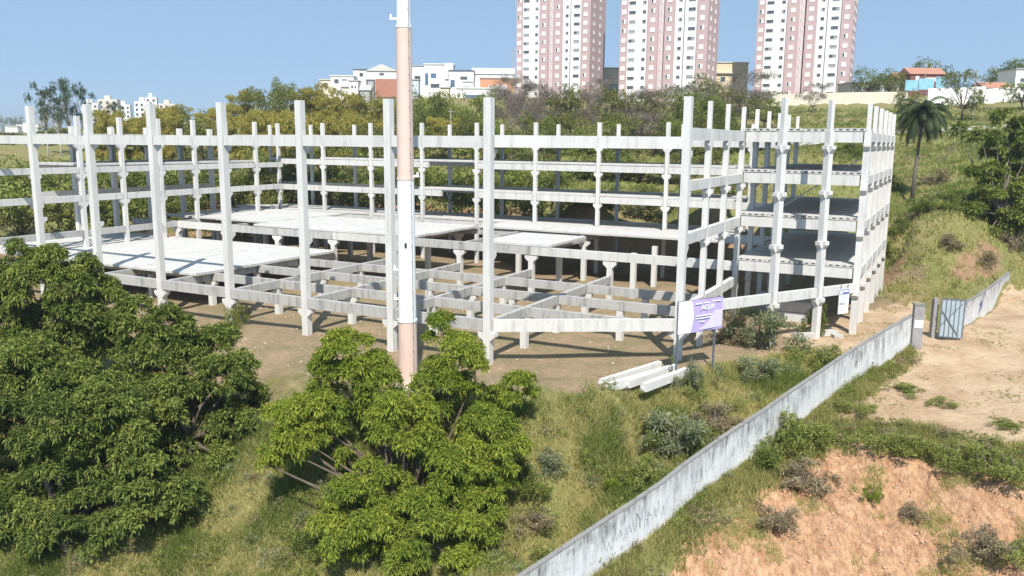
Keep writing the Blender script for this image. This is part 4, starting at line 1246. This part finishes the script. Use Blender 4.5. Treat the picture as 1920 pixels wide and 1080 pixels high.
def interval(px):
    for i, (mx, nm) in enumerate(MARK):
        if px < mx:
            return ('left of the ' + nm) if i == 0 else 'between the %s and the %s' % (MARK[i - 1][1], nm) if False else 'left of the ' + nm
    return 'right of the ' + MARK[-1][1]
cnt = {}
for q in sorted(pend):
    if not q[8]:
        cnt.setdefault((q[6], q[7], interval(q[0])), []).append(q)
for k_, q in enumerate(sorted(pend)):
    px, X, Y, z0, h, w_, kind, layer, label = q
    nm, desc, cat = KNAME[kind]
    if not label:
        fam = cnt[(kind, layer, interval(px))]
        i = fam.index(q)
        desc = desc if kind != 'gum' else 'tall grey-green tree'
        rank = '' if len(fam) == 1 else (', nearest it' if i == len(fam) - 1 else ', %s nearest' % ORD[len(fam) - 1 - i])
        label = '%s %s %s%s' % (desc, layer, interval(px), rank)
        label = label.replace('from the left', '').replace('  ', ' ').replace(' ,', ',').strip()
    t = thing(nm, label, cat, (X, Y, z0), k_ * 2.1, 'trees and bushes behind the frame')
    sc_ = (w_ / (.95 if kind in ('bush',) else .8), w_ / (.95 if kind in ('bush',) else .8), h / (1.0 if kind != 'bare' else .98))
    if kind == 'bare':
        sc_ = (w_ / .9, w_ / .9, h / 1.15)
        obj('branches', BARE[k_ % 3], t, None, 0, sc_)
        obj('twig_crown', BARECR[k_ % 3], t, None, 0, sc_)
        obj('trunk', BARETR, t, None, 0, sc_)
    else:
        j = k_ % 3
        obj('crown', CROWN[kind, j], t, None, 0, sc_)
        obj('trunk', TRUNK[kind, j], t, None, 0, sc_)
# palm
pp = hit(1709, 380)
hp = at_Y(1716, 212, pp[1])[2] - pp[2]
palm = thing('palm_tree', 'tall slender palm with drooping fronds on the hillside right of the frame', 'palm', pp)
obj('trunk', MB().tube([(0, 0, -.3), (.1, 0, hp * .35), (.3, 0, hp * .7), (.45, 0, hp)], [.3, .22, .2, .26], 9).mesh('trunk', M_TWIG, True), palm)
M_PALM = leafmat('palm fronds', (.03, .05, .018), (.10, .13, .045))
pr_ = np.random.default_rng(4)
vsl, tl = [], []
for k in range(80):
    a = pr_.uniform(0, 6.28); el = pr_.uniform(-.9, 1.3); L = pr_.uniform(3.4, 4.8)
    p = np.array([.45, 0, hp]); d = np.array([math.cos(a) * math.cos(el), math.sin(a) * math.cos(el), math.sin(el)])
    tone = pr_.uniform(.1, .9)
    S = 16
    for i in range(S):
        q = p + d * L / S
        for sgn in (-1, 1):
            sd_ = np.array([-math.sin(a), math.cos(a), 0]) * sgn
            tip = q + sd_ * (.62 * math.sin(math.pi * (i + 1) / (S + 2)) + .12) + np.array([0, 0, -.55]) * math.sin(math.pi * (i + 2) / (S + 3)) + d * .2
            vsl += [p, q, tip]; tl += [tone] * 3
        p = q; d = d + np.array([0, 0, -.16]); d /= np.linalg.norm(d)
obj('crown', mesh_from('crown', np.array(vsl), np.arange(len(vsl)).reshape(-1, 3), M_PALM, False, {'tone': tl}), palm)
# big tree on the right hillside
LH = px_lobes([(1850, 360, 34), (1890, 350, 36), (1830, 400, 26), (1870, 400, 34), (1905, 395, 34), (1850, 440, 20), (1800, 245, 16), (1840, 258, 20), (1880, 225, 22), (1910, 240, 24), (1860, 285, 22), (1900, 300, 28), (1815, 262, 12), (1925, 340, 40), (1935, 270, 34), (1830, 330, 24), (1860, 330, 30), (1895, 420, 34), (1925, 420, 40), (1845, 380, 30), (1880, 440, 28), (1915, 370, 36), (1870, 260, 20), (1900, 270, 22)], 92, 2, 8, .82)
tree('hillside_tree', 'large dark open-branched tree shading the hillside at the right edge', 'tree', hit(1880, 455), LH, M_DARKLEAF, M_TWIG, .26, 75, .4, .17, 31, shell=.4, sub=8)
LM = px_lobes([(1890, 500, 14), (1905, 440, 18)], 84, 1, 9)

# ------------------------------------------------------------------ towers
M_TW = simple('white tower render', (.80, .80, .80), .8, .03, .2)
M_TP = simple('dusty pink tower render', (.50, .365, .37), .85, .06, .2)
M_TG = simple('shadow joint grey', (.22, .19, .19), .85, .06, .2)
M_GLASS = simple('dark window glass', (.09, .10, .11), .15, .3, .3, .6)
M_SHUT = simple('white shutter', (.80, .79, .77), .7, .04, .3)
def window_mesh(w_, h_, glass):
    m = bpy.data.meshes.new('window')
    b_ = MB()
    t = .09
    b_.box(-w_ / 2, -w_ / 2 + t, -.06, .05, 0, h_).box(w_ / 2 - t, w_ / 2, -.06, .05, 0, h_).box(-w_ / 2 + t, w_ / 2 - t, -.06, .05, 0, t).box(-w_ / 2 + t, w_ / 2 - t, -.06, .05, h_ - t, h_)
    k = len(b_.f)
    b_.box(-w_ / 2 + t, -.02, .0, .03, t, h_ - t).box(-.02, w_ / 2 - t, -.02, .01, t, h_ - t)
    m.from_pydata(b_.v, [], b_.f)
    m.materials.append(M_SHUT); m.materials.append(glass[0]); m.materials.append(glass[1])
    for i, p in enumerate(m.polygons):
        p.material_index = 0 if i < k else (1 if i < k + 6 else 2)
    return m
WM = {'wide': window_mesh(2.3, 1.15, (M_GLASS, M_GLASS)), 'small': window_mesh(1.25, 1.15, (M_GLASS, M_GLASS)), 'shut': window_mesh(1.35, 1.35, (M_SHUT, M_SHUT)), 'half': window_mesh(1.35, 1.35, (M_GLASS, M_SHUT)), 'slit': window_mesh(.6, 1.0, (M_GLASS, M_SHUT))}
M_GLASS2 = simple('pale curtained glass', (.30, .31, .32), .3, .3, .3, .5)
WM['wide2'] = window_mesh(2.3, 1.15, (M_GLASS, M_GLASS2)); WM['small2'] = window_mesh(1.25, 1.15, (M_GLASS2, M_GLASS)); WM['wide3'] = window_mesh(2.3, 1.15, (M_GLASS2, M_GLASS2))
def tower(px0, px1, Y, label, seed, ybase):
    rr_ = random.Random(seed)
    yaw_ = -.44
    p0 = at_Y(px0, 180, Y)
    Wt = (px1 - px0) * Y / F_PX / math.cos(.44 - (px0 + px1 - 1920) / 2 / F_PX)
    for _ in range(6):
        fx_ = proj((p0[0] + Wt * math.cos(.44), p0[1] - Wt * math.sin(.44), 30))[0]
        Wt *= (px1 - px0) / (fx_ - px0)
    z0 = tz(p0[0], Y + 6) - 1
    H = 62
    # front face runs to the right and away from the camera line so that the right flank shows
    t = thing('apartment_tower', label, 'tower', (p0[0], p0[1], z0), .0)
    t.rotation_euler[2] = YAW_T
    D = 15
    fr = [0, .085, .32, .44, .50, .515, .63, .88, 1.0]
    cols = ['P', 'W', 'P', 'N', 'G', 'P', 'W', 'P']
    for i, c in enumerate(cols):
        x0, x1 = fr[i] * Wt, fr[i + 1] * Wt
        dep = {'P': 0.0, 'W': .5, 'N': .9, 'G': 1.6}[c]
        mt = {'P': M_TP, 'W': M_TW, 'N': simple('pale pink render', (.62, .52, .52), .85, .05, .2) if i == 3 else M_TW, 'G': M_TG}[c]
        obj('facade_bay', MB().box(x0 + .003, x1 - .003, dep, D if c != 'G' else D - .2, 0, H).mesh('facade_bay', mt), t)
    obj('downpipe', MB().box(.735 * Wt - .09, .735 * Wt + .09, .3, .497, 2, H - 1).mesh('downpipe', M_TG), t)
    zoff = 1.4
    for f in range(int(H / 2.8) - 1):
        z = zoff + f * 2.8
        for fx, kd, dep in ((.043, 's', 0), (.135, 'wide', .5), (.275, 'small', .5), (.38, 's', 0), (.47, 'slit', .9), (.57, 's', 0), (.685, 'small', .5), (.815, 'wide', .5), (.935, 's', 0)):
            k = kd if kd != 's' else ('shut' if rr_.random() < .72 else 'half')
            if kd == 'wide': k = rr_.choice(['wide', 'wide', 'wide2', 'wide3'])
            if kd == 'small': k = rr_.choice(['small', 'small', 'small2'])
            obj('window', WM[k], t, (fx * Wt, dep - .03, z + (.1 if kd == 's' else 0)))
        k = 'shut' if rr_.random() < .8 else 'half'
        for yy in (3.5, 9.5):
            o = obj('window', WM[k], t, (Wt + .03 - .004, yy, z + .1)); o.rotation_euler[2] = math.pi / 2
    obj('parapet', MB().box(.2, Wt - .2, .6, D - .3, H + .003, H + 1.2).mesh('parapet', M_TW), t)
    return t
YAW_T = -.44
tower(967, 1104, 300, 'left pink and white apartment tower behind the bare trees', 1, 180)
tower(1159, 1322, 270, 'middle pink and white apartment tower behind the right end of the frame', 2, 180)
tower(1412, 1590, 277, 'right pink and white apartment tower standing over the grassy field', 3, 176)

# ------------------------------------------------------------------ houses
HM = {}
def hmat(nm, c):
    if nm not in HM:
        HM[nm] = simple(nm, c, .85, .08, .6)
    return HM[nm]
WH, CR, BRK, GRY, ORG, YEL, DRK, TERR = (hmat('white house render', (.80, .80, .79)), hmat('cream render', (.66, .6, .5)), hmat('red brick', (.42, .2, .14)), hmat('grey render', (.42, .41, .4)), hmat('orange roof tiles', (.42, .21, .15)), hmat('yellow render', (.72, .6, .42)), hmat('dark grey roof', (.1, .11, .14)), hmat('dark red wall', (.2, .09, .08)))
def house(px0, px1, yt, yb, Y, wallm, roofm, label, roof='flat', wins=(), cat='house', D=9, door=None, blocks=()):
    a = at_Y(px0, yb, Y); b_ = at_Y(px1, yb, Y)
    zt = at_Y((px0 + px1) / 2, yt, Y)[2]
    Wd = b_[0] - a[0]
    z0 = min(tz(a[0], Y), tz(b_[0], Y), a[2]) - .5
    t = thing('house' if cat == 'house' else 'apartment_block', label, cat, (a[0], Y, z0))
    H = zt - z0
    rh = 0 if roof == 'flat' else min(H * .3, 2.2)
    obj('wall', MB().box(0, Wd, 0, D, 0, H - rh).mesh('wall', wallm), t)
    if roof == 'flat':
        rf = obj('roof', MB().box(-.25, Wd + .25, -.3, D + .2, H + .003, H + .3).mesh('roof', roofm), t)
    elif roof == 'gable':
        m = MB().prism([(-.3, H - rh + .004), (Wd + .3, H - rh + .004), (Wd / 2, H)], 'y', -.4, D + .2)
        rf = obj('roof', m.mesh('roof', roofm), t)
    else:
        m = MB().prism([(-.4, H - rh + .004), (D + .4, H - rh + .004), (D * .45, H)], 'x', -.4, Wd + .4)
        rf = obj('roof', m.mesh('roof', roofm), t)
    zb = H - rh
    for (fx, fz, ww, wh, glass) in wins:
        w_ = ww * Wd; h_ = wh * zb
        x = fx * Wd; z = fz * zb
        wo = obj('window', MB().box(x - w_ / 2, x + w_ / 2, -.08, -.004, z, z + h_).mesh('window', M_SHUT if wallm is not WH else GRY), t)
        obj('pane', MB().box(x - w_ / 2 + .1, x + w_ / 2 - .1, -.11, -.084, z + .1, z + h_ - .1).mesh('pane', glass), wo)
    for (bx0, bx1, bz0, bz1, bd, bmt) in blocks:
        obj('extension', MB().box(bx0 * Wd, bx1 * Wd, -bd, -.004 if bd > 0 else 0, bz0 * H, bz1 * H).mesh('extension', bmt), t)
    return t
G = M_GLASS
for k_, (x0, x1, yt, Y_, mt_, lb_) in enumerate([(640, 655, 150, 276, CR, 'tiny cream hut below the low white hilltop house'), (655, 672, 152, 274, WH, 'tiny white shed below the dark blue roof'), (676, 694, 158, 272, GRY, 'tiny grey shed left of the brick storey'), (770, 785, 150, 274, hmat('pale blue render', (.55, .62, .68)), 'tiny pale blue annex just right of the mast'), (826, 842, 152, 272, CR, 'tiny cream annex before the tall white modern house'), (868, 884, 154, 271, WH, 'tiny white annex in the middle of the hilltop row'), (930, 948, 158, 268, GRY, 'tiny grey annex beside the orange brick house')]):
    house(x0, x1, yt, 190, Y_, mt_, GRY, lb_, 'flat' if k_ % 2 else 'shed', ((.35, .7, .25, .12, G), (.7, .7, .2, .12, G)), D=5)
BLG = simple('blue glass', (.1, .16, .26), .15, .2, .3, .6)
house(600, 640, 150, 185, 296, CR, CR, 'low cream house at the left end of the hilltop houses', 'flat', ((.3, .75, .2, .15, G), (.7, .75, .2, .15, G)))
house(621, 664, 143, 185, 290, WH, WH, 'low white house left of the dark blue roof on the hilltop', 'flat', ((.25, .75, .2, .15, G), (.6, .75, .25, .15, G)))
house(664, 688, 131, 185, 296, WH, DRK, 'small white house with a dark blue-grey flat roof on the hilltop', 'flat', ((.6, .8, .3, .12, G),))
house(688, 745, 120, 185, 284, WH, hmat('pale roof', (.6, .58, .55)), 'white gabled hilltop house with a brick storey left of the mast', 'gable', ((.5, .86, .16, .08, G),), blocks=((.3, 1.0, .15, .62, .6, BRK), (.0, .28, .1, .6, .9, DRK), (.05, .24, .1, .55, 1.0, GRY)))
house(768, 806, 124, 185, 290, WH, GRY, 'white hilltop house just right of the mast with thin grey roof', 'flat', ((.4, .6, .3, .12, G),))
house(796, 850, 121, 185, 286, WH, WH, 'tall white modern hilltop house with blue windows', 'flat', ((.08, .42, .12, .34, BLG), (.32, .62, .2, .14, BLG), (.42, .35, .42, .12, G)), blocks=((.72, 1.0, .6, 1.04, .5, WH),))
house(842, 888, 133, 185, 284, WH, DRK, 'white hilltop house with a dark roof edge in the middle of the row', 'flat', ((.15, .45, .18, .25, BLG), (.6, .7, .3, .12, G)))
house(886, 962, 126, 185, 292, WH, WH, 'wide white hilltop house above the orange brick wall', 'shed', ((.75, .55, .12, .12, G), (.3, .6, .2, .1, G)))
house(900, 965, 147, 190, 280, hmat('orange brick', (.52, .26, .15)), GRY, 'orange brick house below the wide white hilltop house', 'flat', ((.3, .5, .12, .2, G), (.7, .5, .12, .2, G)))
house(856, 932, 166, 195, 270, WH, WH, 'white carport with slanting flat roof left of the left tower', 'flat', ((.45, .35, .5, .3, BLG),))
house(1128, 1160, 128, 185, 310, CR, CR, 'cream and grey house between left and middle towers', 'flat', ((.5, .62, .6, .1, G), (.5, .2, .5, .12, G)), blocks=((.0, 1.0, .2, .55, .4, GRY),))
house(1338, 1400, 118, 182, 300, YEL, CR, 'yellow house with a flat overhanging roof between middle and right towers', 'flat', ((.25, .5, .16, .14, G), (.62, .5, .16, .14, G)), blocks=((-.03, .85, .72, .76, .8, CR),))
house(1590, 1655, 156, 190, 252, GRY, GRY, 'low grey walled house right of the right tower', 'flat', ((.4, .4, .2, .2, G),))
house(1704, 1768, 125, 182, 262, TERR, ORG, 'dark red house with an orange tiled roof on the right skyline', 'shed', ((.2, .62, .1, .3, M_SHUT), (.66, .7, .4, .16, M_SHUT)))
house(1680, 1706, 134, 182, 268, CR, ORG, 'small cream house with an orange roof left of the dark red house', 'shed', ((.5, .6, .3, .15, G),))
house(1846, 1895, 152, 192, 225, WH, ORG, 'white house with a bright orange roof near the right edge', 'shed', ((.3, .3, .15, .2, G), (.7, .3, .15, .2, G)))
house(1900, 1945, 130, 185, 240, WH, GRY, 'pale grey house cut by the right edge of the picture', 'flat', ((.3, .6, .2, .12, G),))
def block(px0, px1, yt, yb, Y, label, cols, flo, top=True, mt=WH):
    a = at_Y(px0, yb, Y); b_ = at_Y(px1, yb, Y)
    zt = at_Y((px0 + px1) / 2, yt, Y)[2]
    z0 = tz((a[0] + b_[0]) / 2, Y) - 2
    Wd = b_[0] - a[0]; H = zt - z0
    t = thing('apartment_block', label, 'building', (a[0], Y, z0), .2)
    obj('wall', MB().box(0, Wd, 0, Wd * .8, 0, H).mesh('wall', mt), t)
    obj('roof', MB().box(Wd * .3, Wd * .6, Wd * .2, Wd * .5, H + .01, H + 3).mesh('roof', mt), t)
    wm = MB().box(-Wd / cols * .22, Wd / cols * .22, -.3, -.01, 0, 1.6).mesh('window', M_GLASS)
    for f in range(flo):
        for c_ in range(cols):
            obj('window', wm, t, ((c_ + .5) * Wd / cols, 0, H - 3.2 - f * 3.4))
block(157, 186, 193, 262, 640, 'white apartment block beside the grey-green trees at the left', 3, 7)
block(188, 222, 186, 262, 660, 'tall cream apartment block behind the second front column', 3, 8, True, CR)
block(222, 246, 196, 262, 690, 'pale apartment block half hidden right of the tall cream block', 3, 6)
block(255, 282, 190, 250, 620, 'white apartment block beside the third front column', 3, 5)
block(276, 296, 182, 250, 650, 'white apartment block with a roof tower behind the third front column', 2, 6)
block(300, 330, 194, 250, 680, 'low pale apartment block right of the third front column', 3, 4, True, CR)
rr = random.Random(3)
for k in range(14):
    px = -20 + k * 7.5 + rr.uniform(-3, 3); Y = rr.uniform(800, 1000)
    yt = rr.uniform(229, 240)
    a = at_Y(px, yt, Y); w_ = rr.uniform(6, 12)
    z0 = tz(a[0], Y) - 1
    t = thing('far_house', 'tiny white far-off house at the left horizon', 'house', (a[0], Y, z0), 0, 'far white houses at the left horizon')
    obj('wall', MB().box(-w_ / 2, w_ / 2, 0, 8, 0, a[2] - z0).mesh('wall', WH), t)
    obj('roof', MB().box(-w_ / 2 - .3, w_ / 2 + .3, -.3, 8.3, a[2] - z0 + .01, a[2] - z0 + .8).mesh('roof', GRY), t)
for k, (x, yt, Y) in enumerate(((5, 214, 1100), (22, 219, 1120), (34, 218, 1100), (48, 221, 1150))):
    a = at_Y(x, yt, Y); z0 = tz(a[0], Y)
    t = thing('far_tree', 'tiny dark far-off tree on the left skyline', 'tree', (a[0], Y, z0), k, 'far dark trees on the left skyline')
    h = a[2] - z0
    obj('crown', CROWN['dark', k % 3], t, None, 0, (12, 12, h)); obj('trunk', TRUNK['dark', k % 3], t, None, 0, (12, 12, h))
# boundary walls, road, blue screens on the right
def long_wall(px0, px1, yb0, yb1, Y0, Y1, H, mt, label, step=6):
    a = at_Y(px0, yb0, Y0); b_ = at_Y(px1, yb1, Y1)
    t = thing('boundary_wall', label, 'wall', (a[0], Y0, tz(a[0], Y0)))
    n_ = max(1, int(np.hypot(b_[0] - a[0], Y1 - Y0) / step))
    for i in range(n_):
        q0 = a + (b_ - a) * i / n_; q1 = a + (b_ - a) * (i + 1) / n_
        z0, z1 = tz(q0[0], q0[1]), tz(q1[0], q1[1])
        vs_ = []
        for q, z in ((q0, z0), (q1, z1)):
            for dy in (-.12, .12):
                vs_ += [(q[0] - t.location[0], q[1] + dy - Y0, z - .6 - t.location[2]), (q[0] - t.location[0], q[1] + dy - Y0, z + H - t.location[2])]
        obj('wall_panel', mesh_from('wall_panel', vs_, [[0, 4, 5, 1], [2, 3, 7, 6], [1, 5, 7, 3], [0, 2, 6, 4], [0, 1, 3, 2], [4, 6, 7, 5]], mt), t)
long_wall(1430, 1700, 200, 202, 226, 226, 3.0, CR, 'long cream boundary wall across the top of the grassy field')
long_wall(1738, 1845, 196, 196, 222, 222, 4.2, WH, 'white boundary wall below the blue screens')
long_wall(1845, 1990, 192, 190, 220, 220, 3.6, WH, 'white boundary wall under the bright orange roof')
M_SCR = simple('sky blue fabric', (.27, .52, .64), .7, .2, 1.2)
for k, (x0, x1) in enumerate(((1697, 1722), (1722, 1752), (1754, 1773))):
    a = at_Y(x0, 170 - k * 2, 236); b_ = at_Y(x1, 170 - k * 2, 236)
    z0 = tz(a[0], 236)
    t = thing('fabric_screen', ['left', 'middle', 'right'][k] + ' sky-blue fabric screen below the orange-roofed house', 'screen', (a[0], 236, z0), 0, 'blue screens on the right skyline')
    zt = at_Y(x0, 150 - k * 3, 236)[2] - z0
    zb_ = a[2] - z0
    Ls = b_[0] - a[0] - .3
    vs_, fs = [], []
    for i in range(9):
        for zz in (zb_, zt):
            vs_.append((Ls * i / 8, .12 * math.sin(i * 1.4), zz))
    for i in range(8): fs.append([2 * i, 2 * i + 2, 2 * i + 3, 2 * i + 1])
    n0 = len(vs_); vs_ += [(x, y + .05, z) for x, y, z in vs_]; fs += [[n0 + j for j in f[::-1]] for f in fs[:8]]
    obj('sheet', mesh_from('sheet', vs_, fs, M_SCR), t)
    for x in (0, Ls):
        obj('post', MB().box(x - .06, x + .06, .13, .25, -.3, zt + .2).mesh('post', M_STEEL), t)
# service road and lamp posts
rd = [(1440, 258, 152), (1560, 256, 153), (1640, 250, 153), (1680, 246, 154), (1760, 240, 156), (1850, 236, 158), (2000, 230, 160)]
vs_, fs = [], []
for q in rd:
    p = at_Y(*q)
    for dy in (-2.6, -.9, .9, 2.6):
        vs_.append((p[0], q[2] + dy, float(ground_z(np.array([p[0]]), np.array([q[2] + dy]))[0]) + .12))
for i in range(len(rd) - 1):
    for k in range(3):
        a = i * 4 + k
        fs.append([a, a + 4, a + 5, a + 1])
tag(obj('road', mesh_from('road', vs_, fs, simple('pale concrete road', (.46, .45, .42), .9, .15, .4))), kind='structure')
for px, yt, yb, Y, lab in ((1738, 112, 168, 238, 'thin pole standing before the orange-roofed house'), (1832, 130, 225, 172, 'thin pale pole at the top of the grassy hillside'), (845, 204, 232, 150, 'thin white pole among the trees right of the mast'), (961, 92, 185, 240, 'thin dark mast left of the left tower')):
    a = at_Y(px, yt, Y); z0 = tz(a[0], Y)
    t = thing('utility_pole', lab, 'pole', (a[0], Y, z0))
    h = a[2] - z0
    obj('shaft', MB().tube([(0, 0, -.3), (0, 0, h)], [.14, .08], 7).mesh('shaft', M_PALEBARK), t)
    obj('crossarm', MB().box(-.5, .5, -.04, .04, h - .5, h - .4).mesh('crossarm', M_STEEL), t)

# ------------------------------------------------------------------ haze in the air
hz = bpy.data.materials.new('haze')
hz.use_nodes = True
hz.node_tree.nodes.clear()
pv = hz.node_tree.nodes.new('ShaderNodeVolumePrincipled')
pv.inputs['Color'].default_value = (.86, .92, 1.0, 1)
pv.inputs['Density'].default_value = .00026
pv.inputs['Anisotropy'].default_value = .2
ov = hz.node_tree.nodes.new('ShaderNodeOutputMaterial')
hz.node_tree.links.new(pv.outputs[0], ov.inputs['Volume'])
zmin = float(ZZ.min()) - 1.0
tag(obj('haze', MB().box(-8300, 8300, -60, 6600, zmin, 110).mesh('haze', hz)), 'thin pale haze in the air over the whole site', 'haze', kind='stuff')
scene.cycles.volume_bounces = 0
